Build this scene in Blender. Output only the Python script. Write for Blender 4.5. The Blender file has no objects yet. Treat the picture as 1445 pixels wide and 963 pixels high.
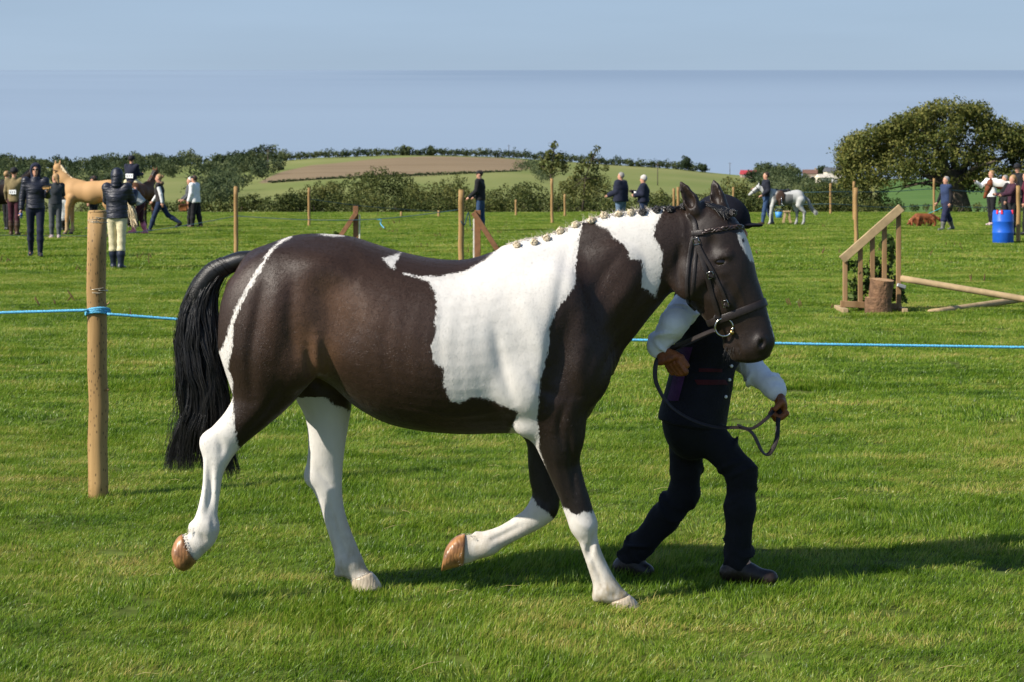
import bpy, math, random
import numpy as np
import openvdb as vdb
from mathutils import Vector, Matrix, Euler

# ------------------------------------------------------------------ camera, sky, sun, exposure
scene = bpy.context.scene
COL = scene.collection
FPX, HC, HZ, CX, D0 = 2810.0, 1.8, 242.0, 722.5, 8.39      # focal length (photo px), eye height, eye line, centre, distance to the pony
R = math.radians

cam_d = bpy.data.cameras.new('camera')
cam = bpy.data.objects.new('camera', cam_d); COL.objects.link(cam)
cam.location = (0, -D0, HC); cam.rotation_euler = (R(90), 0, 0)
cam_d.sensor_width = 36.0; cam_d.lens = 36.0 * FPX / 1445.0
cam_d.shift_y = -(481.5 - HZ) / 1445.0
cam_d.clip_start = 0.5; cam_d.clip_end = 60000
cam_d.dof.use_dof = True; cam_d.dof.focus_distance = D0 - 0.1; cam_d.dof.aperture_fstop = 12.0
scene.camera = cam

SUN_ELEV, SUN_TOWARDS = R(37), (1.0, 0.55)                  # light travels to the right and slightly away
wd = bpy.data.worlds.new('World'); scene.world = wd; wd.use_nodes = True
wn = wd.node_tree.nodes; wl = wd.node_tree.links
sky = wn.new('ShaderNodeTexSky'); sky.sky_type = 'NISHITA'; sky.sun_disc = False
sky.sun_elevation = SUN_ELEV
sky.sun_rotation = math.atan2(-SUN_TOWARDS[0], -SUN_TOWARDS[1])
sky.altitude = 120; sky.air_density = 1.0; sky.dust_density = 0.6; sky.ozone_density = 3.0
bg = wn['Background']; bg.inputs['Strength'].default_value = 0.10
# pale blue sea haze hanging in the lowest degrees of the sky, the same all the way round
tc = wn.new('ShaderNodeTexCoord'); sp = wn.new('ShaderNodeSeparateXYZ')
hz = wn.new('ShaderNodeMapRange'); hz.interpolation_type = 'SMOOTHSTEP'
hz.inputs['From Min'].default_value = 0.02; hz.inputs['From Max'].default_value = 0.40
hz.inputs['To Min'].default_value = 0.88; hz.inputs['To Max'].default_value = 0.0
mx = wn.new('ShaderNodeMix'); mx.data_type = 'RGBA'
mx.inputs['B'].default_value = (2.20, 2.92, 4.02, 1)
cn = wn.new('ShaderNodeTexNoise'); cn.inputs['Scale'].default_value = 1.6; cn.inputs['Detail'].default_value = 5
cmap = wn.new('ShaderNodeMapping'); cmap.inputs['Scale'].default_value = (1.2, 1.2, 11)
cm = wn.new('ShaderNodeMix'); cm.data_type = 'RGBA'; cm.blend_type = 'MULTIPLY'; cm.inputs['Factor'].default_value = 1
cr = wn.new('ShaderNodeMapRange'); cr.inputs['From Min'].default_value = 0.3; cr.inputs['From Max'].default_value = 0.7
cr.inputs['To Min'].default_value = 0.93; cr.inputs['To Max'].default_value = 1.09
wl.new(tc.outputs['Generated'], sp.inputs[0]); wl.new(sp.outputs['Z'], hz.inputs['Value'])
wl.new(tc.outputs['Generated'], cmap.inputs['Vector']); wl.new(cmap.outputs[0], cn.inputs['Vector'])
wl.new(cn.outputs['Fac'], cr.inputs['Value'])
wl.new(sky.outputs[0], mx.inputs['A']); wl.new(hz.outputs[0], mx.inputs['Factor'])
wl.new(mx.outputs['Result'], cm.inputs['A']); wl.new(cr.outputs[0], cm.inputs['B'])
wl.new(cm.outputs['Result'], bg.inputs['Color'])

sun_d = bpy.data.lights.new('sun', 'SUN'); sun_d.energy = 4.8; sun_d.angle = R(0.53); sun_d.color = (1.0, 0.93, 0.82)
sun = bpy.data.objects.new('sun', sun_d); COL.objects.link(sun)
_n = math.hypot(*SUN_TOWARDS)
SUN_DIR = Vector((SUN_TOWARDS[0]/_n*math.cos(SUN_ELEV), SUN_TOWARDS[1]/_n*math.cos(SUN_ELEV), -math.sin(SUN_ELEV)))
sun.rotation_euler = SUN_DIR.to_track_quat('-Z', 'Y').to_euler(); sun.location = (-10, -8, 12)
scene.view_settings.view_transform = 'Standard'; scene.view_settings.look = 'None'
scene.view_settings.gamma = 1; scene.view_settings.exposure = 0.60; scene.view_settings.use_curve_mapping = False
scene.render.engine = 'CYCLES'
scene.cycles.max_bounces = 7; scene.cycles.diffuse_bounces = 3; scene.cycles.glossy_bounces = 3
scene.cycles.transmission_bounces = 4; scene.cycles.transparent_max_bounces = 8
scene.cycles.use_denoising = True
scene.cycles.sample_clamp_indirect = 6

rng = np.random.default_rng(7)
random.seed(7)

# ------------------------------------------------------------------ places
def at(px, py, y=0.0):
    """world point that stands at depth y (metres behind the pony) on the sight line of a photo pixel"""
    k = (D0 + y) / FPX
    return np.array([(px - CX) * k, y, HC - (py - HZ) * k])
def gnd(px, py):
    """point of the level field under a photo pixel -> x, y, px-per-metre"""
    s = (py - HZ) / HC; D = FPX / s
    return (px - CX) / s, D - D0, s

# ------------------------------------------------------------------ objects
def link(name, me, parent=None, m=None, smooth=True):
    o = bpy.data.objects.new(name, me); COL.objects.link(o)
    if parent is not None: o.parent = parent
    if m is not None and me is not None:
        me.materials.clear()
        for q in (m if isinstance(m, (list, tuple)) else [m]): me.materials.append(q)
    if smooth and me is not None and len(me.polygons): me.polygons.foreach_set('use_smooth', np.ones(len(me.polygons), bool))
    return o
def tag(o, label=None, cat=None, group=None, kind=None):
    if label: o['label'] = label
    if cat: o['category'] = cat
    if group: o['group'] = group
    if kind: o['kind'] = kind
    return o
def empty(name, loc=(0, 0, 0), rz=0.0):
    o = bpy.data.objects.new(name, None); COL.objects.link(o)
    o.location = loc; o.rotation_euler = (0, 0, rz); o.empty_display_size = 0.1
    return o
def mesh_np(name, v, faces):
    me = bpy.data.meshes.new(name)
    v = np.asarray(v, np.float32)
    if isinstance(faces, np.ndarray):
        nf, k = faces.shape
        me.vertices.add(len(v)); me.vertices.foreach_set('co', v.ravel())
        me.loops.add(nf * k); me.loops.foreach_set('vertex_index', faces.astype(np.int32).ravel())
        me.polygons.add(nf); me.polygons.foreach_set('loop_start', np.arange(0, nf * k, k, dtype=np.int32))
        me.update(calc_edges=True)
    else:
        me.from_pydata([tuple(map(float, p)) for p in v], [], faces); me.update()
    return me
def fattr(me, name, vals, dom='POINT'):
    a = me.attributes.new(name, 'FLOAT', dom); a.data.foreach_set('value', np.asarray(vals, np.float32))
def smoothstep(a, b, x):
    t = np.clip((x - a) / (b - a), 0, 1); return t * t * (3 - 2 * t)

class MB:
    """collects simple shapes into one mesh"""
    def __init__(s): s.v = []; s.f = []
    def add(s, v, f):
        o = len(s.v); s.v += [tuple(map(float, p)) for p in v]; s.f += [tuple(i + o for i in q) for q in f]; return s
    def box(s, c, size, rot=None, bev=0.0):
        x, y, z = (q / 2 for q in size); b = bev
        if b <= 0:
            vs = [(sx * x, sy * y, sz * z) for sx in (-1, 1) for sy in (-1, 1) for sz in (-1, 1)]
            fs = [(0, 1, 3, 2), (4, 6, 7, 5), (0, 4, 5, 1), (2, 3, 7, 6), (0, 2, 6, 4), (1, 5, 7, 3)]
        else:
            vs = []; fs = []
            for sx in (-1, 1):
                for sy in (-1, 1):
                    for sz in (-1, 1):
                        vs += [(sx * x, sy * (y - b), sz * (z - b)), (sx * (x - b), sy * y, sz * (z - b)), (sx * (x - b), sy * (y - b), sz * z)]
            I = lambda a, bb, c_, k: ((a * 2 + bb) * 2 + c_) * 3 + k
            for a in (0, 1):
                fs.append((I(a, 0, 0, 0), I(a, 0, 1, 0), I(a, 1, 1, 0), I(a, 1, 0, 0)))
                fs.append((I(0, a, 0, 1), I(0, a, 1, 1), I(1, a, 1, 1), I(1, a, 0, 1)))
                fs.append((I(0, 0, a, 2), I(0, 1, a, 2), I(1, 1, a, 2), I(1, 0, a, 2)))
                for c_ in (0, 1):
                    fs.append((I(a, c_, 0, 0), I(a, c_, 1, 0), I(a, c_, 1, 1), I(a, c_, 0, 1)))
                    fs.append((I(a, 0, c_, 0), I(a, 1, c_, 0), I(a, 1, c_, 2), I(a, 0, c_, 2)))
                    fs.append((I(0, a, c_, 1), I(1, a, c_, 1), I(1, a, c_, 2), I(0, a, c_, 2)))
                    for d in (0, 1): fs.append((I(a, c_, d, 0), I(a, c_, d, 1), I(a, c_, d, 2)))
        M = Matrix.Identity(3) if rot is None else rot
        vs = [M @ Vector(p) + Vector(c) for p in vs]
        return s.add(vs, fs)
    def tube(s, pts, rad, n=8, caps=True, flat=None):
        """round tube along a polyline; flat=(vector, ratio) turns it into a strap lying against that normal"""
        P = [Vector(p) for p in pts]; m = len(P)
        rad = [rad] * m if np.isscalar(rad) else list(rad)
        up = Vector((0.123, 0.3, 0.94)); o = len(s.v); prev = None
        for i in range(m):
            t = (P[min(i + 1, m - 1)] - P[max(i - 1, 0)]).normalized()
            if flat is not None:
                nn = Vector(flat[0][i] if isinstance(flat[0], list) else flat[0]); b = t.cross(nn).normalized(); a = b.cross(t).normalized()
                ra, rb = rad[i] * flat[1], rad[i]
            else:
                a = prev if prev is not None else up
                a = (a - t * a.dot(t))
                if a.length < 1e-5: a = Vector((1, 0, 0)) - t * t.x
                a.normalize(); prev = a; b = t.cross(a); ra = rb = rad[i]
            for k in range(n):
                q = 2 * math.pi * k / n; cq, sq = math.cos(q), math.sin(q)
                if flat is not None:
                    cq = math.copysign(abs(cq) ** .5, cq); sq = math.copysign(abs(sq) ** .5, sq)
                s.v.append(tuple(P[i] + a * cq * ra + b * sq * rb))
        for i in range(m - 1):
            for k in range(n):
                s.f.append((o + i * n + k, o + i * n + (k + 1) % n, o + (i + 1) * n + (k + 1) % n, o + (i + 1) * n + k))
        if caps:
            s.f.append(tuple(o + k for k in range(n))[::-1]); s.f.append(tuple(o + (m - 1) * n + k for k in range(n)))
        return s
    def ball(s, c, r, nu=10, nv=7, M=None):
        r = (r, r, r) if np.isscalar(r) else r; o = len(s.v); vs = []
        for j in range(1, nv):
            th = math.pi * j / nv
            for i in range(nu):
                ph = 2 * math.pi * i / nu
                vs.append((r[0] * math.sin(th) * math.cos(ph), r[1] * math.sin(th) * math.sin(ph), r[2] * math.cos(th)))
        vs += [(0, 0, r[2]), (0, 0, -r[2])]; T = len(vs) - 2
        fs = []
        for j in range(nv - 2):
            for i in range(nu):
                fs.append((j * nu + i, (j + 1) * nu + i, (j + 1) * nu + (i + 1) % nu, j * nu + (i + 1) % nu))
        for i in range(nu):
            fs.append((T, i, (i + 1) % nu)); fs.append((T + 1, (nv - 2) * nu + (i + 1) % nu, (nv - 2) * nu + i))
        if M is not None: vs = [M @ Vector(p) for p in vs]
        return s.add([Vector(p) + Vector(c) for p in vs], fs)
    def build(s, name, m, parent=None, smooth=False):
        return link(name, mesh_np(name, s.v, s.f), parent, m, smooth)

def crom(K, n):
    """Catmull-Rom through rows of K, n samples per span"""
    K = np.asarray(K, float); m = len(K); out = []
    for i in range(m - 1):
        p0, p1, p2, p3 = K[max(i - 1, 0)], K[i], K[i + 1], K[min(i + 2, m - 1)]
        for t in np.linspace(0, 1, n, endpoint=False):
            out.append(.5 * ((2 * p1) + (-p0 + p2) * t + (2 * p0 - 5 * p1 + 4 * p2 - p3) * t * t + (-p0 + 3 * p1 - 3 * p2 + p3) * t ** 3))
    out.append(K[-1]); return np.array(out)

def loft(stations, n=4, seg=28, dome=0.5, expo=2.0):
    """stations: rows (centre3, u3, v3): closed tube of (super)elliptic rings -> verts, tris"""
    S = crom([np.concatenate(s) for s in stations], n); V = []; m = len(S)
    th = np.linspace(0, 2 * np.pi, seg, endpoint=False); c, s_ = np.cos(th), np.sin(th)
    e = 2.0 / expo; c = np.sign(c) * abs(c) ** e; s_ = np.sign(s_) * abs(s_) ** e
    rings = []
    def ring(C, u, v): return C[None] + c[:, None] * u[None] + s_[:, None] * v[None]
    def cap(C, u, v, d):
        rr = []
        for q in (0.35, 0.7, 0.92):
            rr.append(ring(C + d * math.sin(q * math.pi / 2), u * math.cos(q * math.pi / 2), v * math.cos(q * math.pi / 2)))
        return rr, C + d
    C0, u0, v0 = S[0, :3], S[0, 3:6], S[0, 6:]; d0 = (S[0, :3] - S[1, :3]); d0 /= np.linalg.norm(d0) + 1e-9
    C1, u1, v1 = S[-1, :3], S[-1, 3:6], S[-1, 6:]; d1 = (S[-1, :3] - S[-2, :3]); d1 /= np.linalg.norm(d1) + 1e-9
    r0, t0 = cap(C0, u0, v0, d0 * dome * min(np.linalg.norm(u0), np.linalg.norm(v0)))
    r1, t1 = cap(C1, u1, v1, d1 * dome * min(np.linalg.norm(u1), np.linalg.norm(v1)))
    rings = r0[::-1] + [ring(q[:3], q[3:6], q[6:]) for q in S] + r1
    V = np.concatenate(rings + [t0[None], t1[None]]); nr = len(rings)
    i = np.arange(nr - 1)[:, None] * seg; k = np.arange(seg)[None]; k2 = (k + 1) % seg
    a, b, cc, d = (i + k).ravel(), (i + k2).ravel(), (i + seg + k2).ravel(), (i + seg + k).ravel()
    T = np.concatenate([np.stack([a, b, cc], 1), np.stack([a, cc, d], 1)])
    k = np.arange(seg); k2 = (k + 1) % seg; A = nr * seg
    T = np.concatenate([T, np.stack([np.full(seg, A), k2, k], 1), np.stack([np.full(seg, A + 1), (nr - 1) * seg + k, (nr - 1) * seg + k2], 1)])
    x = np.einsum('ij,ij->i', np.cross(V[T[:, 1]] - V[T[:, 0]], V[T[:, 2]] - V[T[:, 0]]), V[T[:, 0]] - V.mean(0)).sum()
    if x < 0: T = T[:, ::-1]
    return V, np.ascontiguousarray(T)

class SDF:
    """distance field on a grid; shapes are blended into it, then the surface is read off as one continuous mesh"""
    def __init__(s, lo, hi, h, band=10):
        s.h = h; s.lo = np.floor(np.asarray(lo) / h).astype(int); s.hi = np.ceil(np.asarray(hi) / h).astype(int)
        s.bg = band * h; s.band = band
        s.a = np.full(tuple(s.hi - s.lo), s.bg, np.float32)
    def _mix(s, sl, b, k, op):
        a = s.a[sl]
        if op == 'sub': a, b = -a, b
        if k > 0:
            g = np.clip(.5 + .5 * (b - a) / k, 0, 1); r = b + (a - b) * g - k * g * (1 - g)
        else: r = np.minimum(a, b)
        if op == 'sub': r = -r
        s.a[sl] = r
    def mesh(s, VT, k=0.03, op='add'):
        V, T = VT
        g = vdb.FloatGrid.createLevelSetFromPolygons(np.ascontiguousarray(V, np.float32), triangles=np.ascontiguousarray(T, np.uint32),
                                                     transform=vdb.createLinearTransform(voxelSize=s.h), halfWidth=float(s.band))
        pad = s.bg + k
        i0 = np.maximum(np.floor((V.min(0) - pad) / s.h).astype(int) - s.lo, 0)
        i1 = np.minimum(np.ceil((V.max(0) + pad) / s.h).astype(int) - s.lo, np.array(s.a.shape))
        b = np.empty(tuple(i1 - i0), np.float32); g.copyToArray(b, ijk=tuple(int(q) for q in (i0 + s.lo)))
        s._mix(tuple(slice(p, q) for p, q in zip(i0, i1)), b, k, op); return s
    def _box(s, lo, hi):
        i0 = np.clip(np.floor(np.asarray(lo) / s.h).astype(int) - s.lo, 0, s.a.shape)
        i1 = np.clip(np.ceil(np.asarray(hi) / s.h).astype(int) - s.lo, 0, s.a.shape)
        g = np.meshgrid(*[(np.arange(p, q) + l) * s.h for p, q, l in zip(i0, i1, s.lo)], indexing='ij', sparse=True)
        return tuple(slice(p, q) for p, q in zip(i0, i1)), g
    def ell(s, c, r, k=0.03, op='add', rot=None):
        """ellipsoid, rot: 3x3 with the axes as columns"""
        c = np.asarray(c, float); r = np.array([r] * 3 if np.isscalar(r) else r, float); pad = r.max() + s.bg * .6 + k
        sl, (X, Y, Z) = s._box(c - pad, c + pad)
        P = [X - c[0], Y - c[1], Z - c[2]]
        if rot is not None: P = [sum(P[j] * rot[j][i] for j in range(3)) for i in range(3)]
        q = sum((P[i] / r[i]) ** 2 for i in range(3)); q2 = sum((P[i] / r[i] ** 2) ** 2 for i in range(3))
        k0 = np.sqrt(q); b = k0 * (k0 - 1) / np.maximum(np.sqrt(q2), 1e-6)
        s._mix(sl, np.clip(b, -s.bg, s.bg).astype(np.float32), k, op); return s
    def cone(s, a, b, r1, r2, k=0.03, op='add', fwd=None, sq=1.0):
        """rounded cone a->b; fwd+sq: squeezed along fwd by the factor sq"""
        a = np.asarray(a, float); b = np.asarray(b, float); pad = max(r1, r2) + s.bg * .6 + k
        sl, (X, Y, Z) = s._box(np.minimum(a, b) - pad, np.maximum(a, b) + pad)
        P = [X - a[0], Y - a[1], Z - a[2]]; ba = b - a
        if fwd is not None:
            f = np.asarray(fwd, float); f = f / np.linalg.norm(f); w = 1 / sq - 1
            pf = P[0] * f[0] + P[1] * f[1] + P[2] * f[2]
            P = [P[i] + w * f[i] * pf for i in range(3)]; ba = ba + w * f * ba.dot(f)
        L2 = ba.dot(ba); L = math.sqrt(L2)
        t = np.clip((P[0] * ba[0] + P[1] * ba[1] + P[2] * ba[2]) / L2, 0, 1)
        d = np.sqrt(sum((P[i] - t * ba[i]) ** 2 for i in range(3))) - (r1 + (r2 - r1) * t)
        if fwd is not None: d = d * (sq + 1) / 2
        s._mix(sl, np.clip(d, -s.bg, s.bg).astype(np.float32), k, op); return s
    def chain(s, pts, k=0.03, **kw):
        for p, q in zip(pts[:-1], pts[1:]): s.cone(p[0], q[0], p[1], q[1], k, **kw)
        return s
    def cut(s, p, n, k=0.006, lo=None, hi=None):
        """removes everything on the side the normal n points to (inside lo..hi if given)"""
        n = np.asarray(n, float); n = n / np.linalg.norm(n); p = np.asarray(p, float)
        sl, (X, Y, Z) = s._box(np.asarray(s.lo) * s.h if lo is None else lo, np.asarray(s.hi) * s.h if hi is None else hi)
        d = ((X - p[0]) * n[0] + (Y - p[1]) * n[1] + (Z - p[2]) * n[2])
        a = s.a[sl]; s.a[sl] = np.maximum(a, np.clip(d, -s.bg, s.bg)).astype(np.float32); return s
    def surface(s, name, smooth=2):
        g = vdb.FloatGrid(s.bg); g.copyFromArray(s.a)
        p, q = g.convertToQuads(isovalue=0.0)
        p = (np.asarray(p, np.float64) + s.lo) * s.h; q = np.asarray(q, np.int64)
        if smooth: p = relax(p, q, smooth)
        t = q[:, :3]; vol = np.einsum('ij,ij->i', p[t[:, 0]], np.cross(p[t[:, 1]], p[t[:, 2]])).sum()
        if vol < 0: q = q[:, ::-1]
        return mesh_np(name, p, np.ascontiguousarray(q))
def relax(p, q, it, f=0.5, g=-0.53):
    e = np.unique(np.sort(np.concatenate([q[:, [0, 1]], q[:, [1, 2]], q[:, [2, 3]], q[:, [3, 0]]]), 1), axis=0)
    deg = np.bincount(e.ravel(), minlength=len(p))[:, None].clip(1)
    for i in range(it):
        for lam in (f, g):
            sm = np.stack([np.bincount(e[:, 0], p[e[:, 1], c], len(p)) + np.bincount(e[:, 1], p[e[:, 0], c], len(p)) for c in range(3)], 1)
            p = p + lam * (sm / deg - p)
    return p

def poly_sd(px, py, poly):
    """signed distance (positive inside) of points to a polygon, in the units of px"""
    poly = np.asarray(poly, float); n = len(poly); d = np.full(len(px), 1e9); ins = np.zeros(len(px), bool)
    for i in range(n):
        a, b = poly[i], poly[(i + 1) % n]; e = b - a
        wx, wy = px - a[0], py - a[1]
        t = np.clip((wx * e[0] + wy * e[1]) / max(e.dot(e), 1e-9), 0, 1)
        d = np.minimum(d, (wx - e[0] * t) ** 2 + (wy - e[1] * t) ** 2)
        c = ((a[1] <= py) & (b[1] > py)) | ((b[1] <= py) & (a[1] > py))
        if e[1] != 0: ins ^= c & (px < a[0] + (py - a[1]) / e[1] * e[0])
    return np.where(ins, 1, -1) * np.sqrt(d)

# ------------------------------------------------------------------ materials
MATS = {}
def newmat(name):
    m = bpy.data.materials.new(name); m.use_nodes = True
    return m, m.node_tree.nodes, m.node_tree.links, m.node_tree.nodes['Principled BSDF']
def pm(name, col, rough=0.7, var=0.18, scale=8.0, bump=0.15, bscale=60.0, spec=0.4, metal=0.0, sheen=0.0, stretch=None, col2=None, dist=0.01):
    """plain surface: noise-varied base colour and fine relief"""
    if name in MATS: return MATS[name]
    m, N, L, B = newmat(name)
    tc = N.new('ShaderNodeTexCoord'); mp = N.new('ShaderNodeMapping'); L.new(tc.outputs['Object'], mp.inputs['Vector'])
    if stretch: mp.inputs['Scale'].default_value = stretch
    nz = N.new('ShaderNodeTexNoise'); nz.inputs['Scale'].default_value = scale; nz.inputs['Detail'].default_value = 5
    L.new(mp.outputs[0], nz.inputs['Vector'])
    rp = N.new('ShaderNodeValToRGB'); rp.color_ramp.elements[0].position = .3; rp.color_ramp.elements[1].position = .7
    c2 = col2 or tuple(min(1, c * (1 + var)) for c in col)
    rp.color_ramp.elements[0].color = tuple(c * (1 - var) for c in col) + (1,); rp.color_ramp.elements[1].color = tuple(c2) + (1,)
    L.new(nz.outputs['Fac'], rp.inputs[0]); L.new(rp.outputs[0], B.inputs['Base Color'])
    n2 = N.new('ShaderNodeTexNoise'); n2.inputs['Scale'].default_value = bscale; n2.inputs['Detail'].default_value = 4
    L.new(mp.outputs[0], n2.inputs['Vector'])
    bp = N.new('ShaderNodeBump'); bp.inputs['Strength'].default_value = bump; bp.inputs['Distance'].default_value = dist
    L.new(n2.outputs['Fac'], bp.inputs['Height']); L.new(bp.outputs[0], B.inputs['Normal'])
    B.inputs['Roughness'].default_value = rough; B.inputs['Specular IOR Level'].default_value = spec; B.inputs['Metallic'].default_value = metal
    if sheen: B.inputs['Sheen Weight'].default_value = sheen; B.inputs['Sheen Roughness'].default_value = .4
    MATS[name] = m; return m
# ------------------------------------------------------------------ the setting: field, sea, hills
def grass_ground_mat():
    m, N, L, B = newmat('grass_ground')
    g = N.new('ShaderNodeNewGeometry')
    def noise(scale, det=5, st_=(1, 1, 1)):
        mp = N.new('ShaderNodeMapping'); mp.inputs['Scale'].default_value = st_
        n = N.new('ShaderNodeTexNoise'); n.inputs['Scale'].default_value = scale; n.inputs['Detail'].default_value = det
        L.new(g.outputs['Position'], mp.inputs['Vector']); L.new(mp.outputs[0], n.inputs['Vector']); return n.outputs['Fac']
    r1 = N.new('ShaderNodeValToRGB'); e = r1.color_ramp.elements
    e[0].position = .32; e[0].color = (.06, .095, .014, 1); e[1].position = .72; e[1].color = (.15, .19, .038, 1)
    L.new(noise(.55, 6, (.6, 1.0, 1)), r1.inputs[0])
    r2 = N.new('ShaderNodeValToRGB'); e = r2.color_ramp.elements
    e[0].position = .35; e[0].color = (.45, .42, .35, 1); e[1].position = .65; e[1].color = (1.1, 1.1, 1.05, 1); L.new(noise(9, 6), r2.inputs[0])
    mxx = N.new('ShaderNodeMix'); mxx.data_type = 'RGBA'; mxx.blend_type = 'MULTIPLY'; mxx.inputs['Factor'].default_value = 1
    L.new(r1.outputs[0], mxx.inputs['A']); L.new(r2.outputs[0], mxx.inputs['B']); L.new(mxx.outputs['Result'], B.inputs['Base Color'])
    B.inputs['Roughness'].default_value = .9; B.inputs['Specular IOR Level'].default_value = .1
    return m
def blade_mat(name, dark, light, straw):
    m, N, L, B = newmat(name); out = N['Material Output']
    g = N.new('ShaderNodeNewGeometry'); A = N.new('ShaderNodeAttribute'); A.attribute_name = 'v'
    n = N.new('ShaderNodeTexNoise'); n.inputs['Scale'].default_value = .8; n.inputs['Detail'].default_value = 5
    mp = N.new('ShaderNodeMapping'); mp.inputs['Scale'].default_value = (.55, 1.0, 1); L.new(g.outputs['Position'], mp.inputs['Vector']); L.new(mp.outputs[0], n.inputs['Vector'])
    n2 = N.new('ShaderNodeTexNoise'); n2.inputs['Scale'].default_value = 4.5; n2.inputs['Detail'].default_value = 4; L.new(mp.outputs[0], n2.inputs['Vector'])
    def mth(op, a, b):
        q = N.new('ShaderNodeMath'); q.operation = op
        for i, v in enumerate((a, b)):
            if hasattr(v, 'type'): L.new(v, q.inputs[i])
            else: q.inputs[i].default_value = v
        return q.outputs[0]
    t = mth('ADD', mth('ADD', mth('MULTIPLY', n.outputs['Fac'], 1.25), -.12), mth('MULTIPLY', mth('SUBTRACT', n2.outputs['Fac'], .5), 1.3))
    t = mth('ADD', t, mth('MULTIPLY', mth('SUBTRACT', A.outputs['Fac'], .5), .55))
    rp = N.new('ShaderNodeValToRGB'); e = rp.color_ramp.elements
    e[0].position = .12; e[0].color = dark + (1,); e[1].position = 1.0; e[1].color = straw + (1,)
    q = e.new(.52); q.color = light + (1,); q = e.new(.80); q.color = tuple(.55 * a + .45 * b for a, b in zip(light, straw)) + (1,)
    L.new(t, rp.inputs[0]); L.new(rp.outputs[0], B.inputs['Base Color'])
    B.inputs['Roughness'].default_value = .38; B.inputs['Specular IOR Level'].default_value = .30
    tr = N.new('ShaderNodeBsdfTranslucent'); ms = N.new('ShaderNodeMixShader'); ms.inputs[0].default_value = .45
    L.new(rp.outputs[0], tr.inputs['Color']); L.new(B.outputs[0], ms.inputs[1]); L.new(tr.outputs[0], ms.inputs[2]); L.new(ms.outputs[0], out.inputs['Surface'])
    return m
FIELD_END = 88.0 - D0
tag(link('field', mesh_np('field', [(-70, -9.2, 0), (70, -9.2, 0), (70, FIELD_END, 0), (-70, FIELD_END, 0)], [(0, 1, 2, 3)]), None, grass_ground_mat()), kind='structure')

SRC = bpy.data.collections.new('grass_sources')
def patch(name, size, n, hmin, hmax, wid, lean, m, seed, seg=3):
    r = np.random.default_rng(seed); xy = r.uniform(-size / 2, size / 2, (n, 2)); ln = r.uniform(hmin, hmax, n) * np.where(r.random(n) < .06, 1.35, 1)
    an = r.uniform(0, 2 * np.pi, n); ln_x = np.cos(an) * r.uniform(.1, .75, n) + lean[0]; ln_y = np.sin(an) * r.uniform(.1, .75, n) + lean[1]
    fa = r.uniform(0, np.pi, n); w = wid * r.uniform(.6, 1.25, n); V = []; F = []; k = 2 * seg + 1
    t = np.linspace(0, 1, seg + 1); val = r.random(n)
    vs = np.zeros((n, k, 3))
    for j in range(seg + 1):
        hgt = ln * (t[j] - .28 * t[j] ** 2 * np.minimum(1, np.hypot(ln_x, ln_y)))
        cx = xy[:, 0] + ln_x * ln * t[j] ** 1.7; cy = xy[:, 1] + ln_y * ln * t[j] ** 1.7
        hw = w * .5 * (1 - t[j] ** 1.6)
        if j < seg:
            vs[:, 2 * j] = np.stack([cx - np.cos(fa) * hw, cy - np.sin(fa) * hw, hgt], 1); vs[:, 2 * j + 1] = np.stack([cx + np.cos(fa) * hw, cy + np.sin(fa) * hw, hgt], 1)
        else: vs[:, 2 * j] = np.stack([cx, cy, hgt], 1)
    base = (np.arange(n) * k)[:, None]; tri = []
    for j in range(seg):
        a, b = 2 * j, 2 * j + 1
        if j < seg - 1: tri += [(a, b, b + 2), (a, b + 2, a + 2)]
        else: tri += [(a, b, a + 2)]
    T = (base[:, :, None] + np.array(tri)[None]).reshape(-1, 3)
    me = mesh_np(name, vs.reshape(-1, 3), T); fattr(me, 'v', np.repeat(val, k)); me.materials.append(m)
    me.polygons.foreach_set('use_smooth', np.ones(len(me.polygons), bool))
    return me
gm = blade_mat('grass_blade', (.044, .098, .006), (.170, .285, .016), (.50, .41, .125))
def scatter(name, pts, rots, scl, idx, coll, label, cat):
    me = bpy.data.meshes.new(name); me.vertices.add(len(pts)); me.vertices.foreach_set('co', np.asarray(pts, np.float32).ravel())
    a = me.attributes.new('rot', 'FLOAT_VECTOR', 'POINT'); a.data.foreach_set('vector', np.asarray(rots, np.float32).ravel())
    a = me.attributes.new('scl', 'FLOAT_VECTOR', 'POINT'); a.data.foreach_set('vector', np.asarray(scl, np.float32).ravel())
    a = me.attributes.new('idx', 'INT', 'POINT'); a.data.foreach_set('value', np.asarray(idx, np.int32))
    o = link(name, me, None, None, False); tag(o, label, cat, kind='stuff')
    ng = bpy.data.node_groups.new(name, 'GeometryNodeTree'); ng.interface.new_socket('Geometry', in_out='INPUT', socket_type='NodeSocketGeometry'); ng.interface.new_socket('Geometry', in_out='OUTPUT', socket_type='NodeSocketGeometry')
    N = ng.nodes; L = ng.links; gi = N.new('NodeGroupInput'); go = N.new('NodeGroupOutput')
    ip = N.new('GeometryNodeInstanceOnPoints'); ci = N.new('GeometryNodeCollectionInfo'); ci.inputs['Collection'].default_value = coll; ci.inputs['Separate Children'].default_value = True; ci.inputs['Reset Children'].default_value = True
    def na(nm, t):
        q = N.new('GeometryNodeInputNamedAttribute'); q.data_type = t; q.inputs['Name'].default_value = nm; return q.outputs['Attribute']
    L.new(gi.outputs[0], ip.inputs['Points']); L.new(ci.outputs[0], ip.inputs['Instance']); ip.inputs['Pick Instance'].default_value = True
    L.new(na('idx', 'INT'), ip.inputs['Instance Index']); L.new(na('rot', 'FLOAT_VECTOR'), ip.inputs['Rotation']); L.new(na('scl', 'FLOAT_VECTOR'), ip.inputs['Scale'])
    L.new(ip.outputs[0], go.inputs[0]); md = o.modifiers.new('scatter', 'NODES'); md.node_group = ng
    return o
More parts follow.
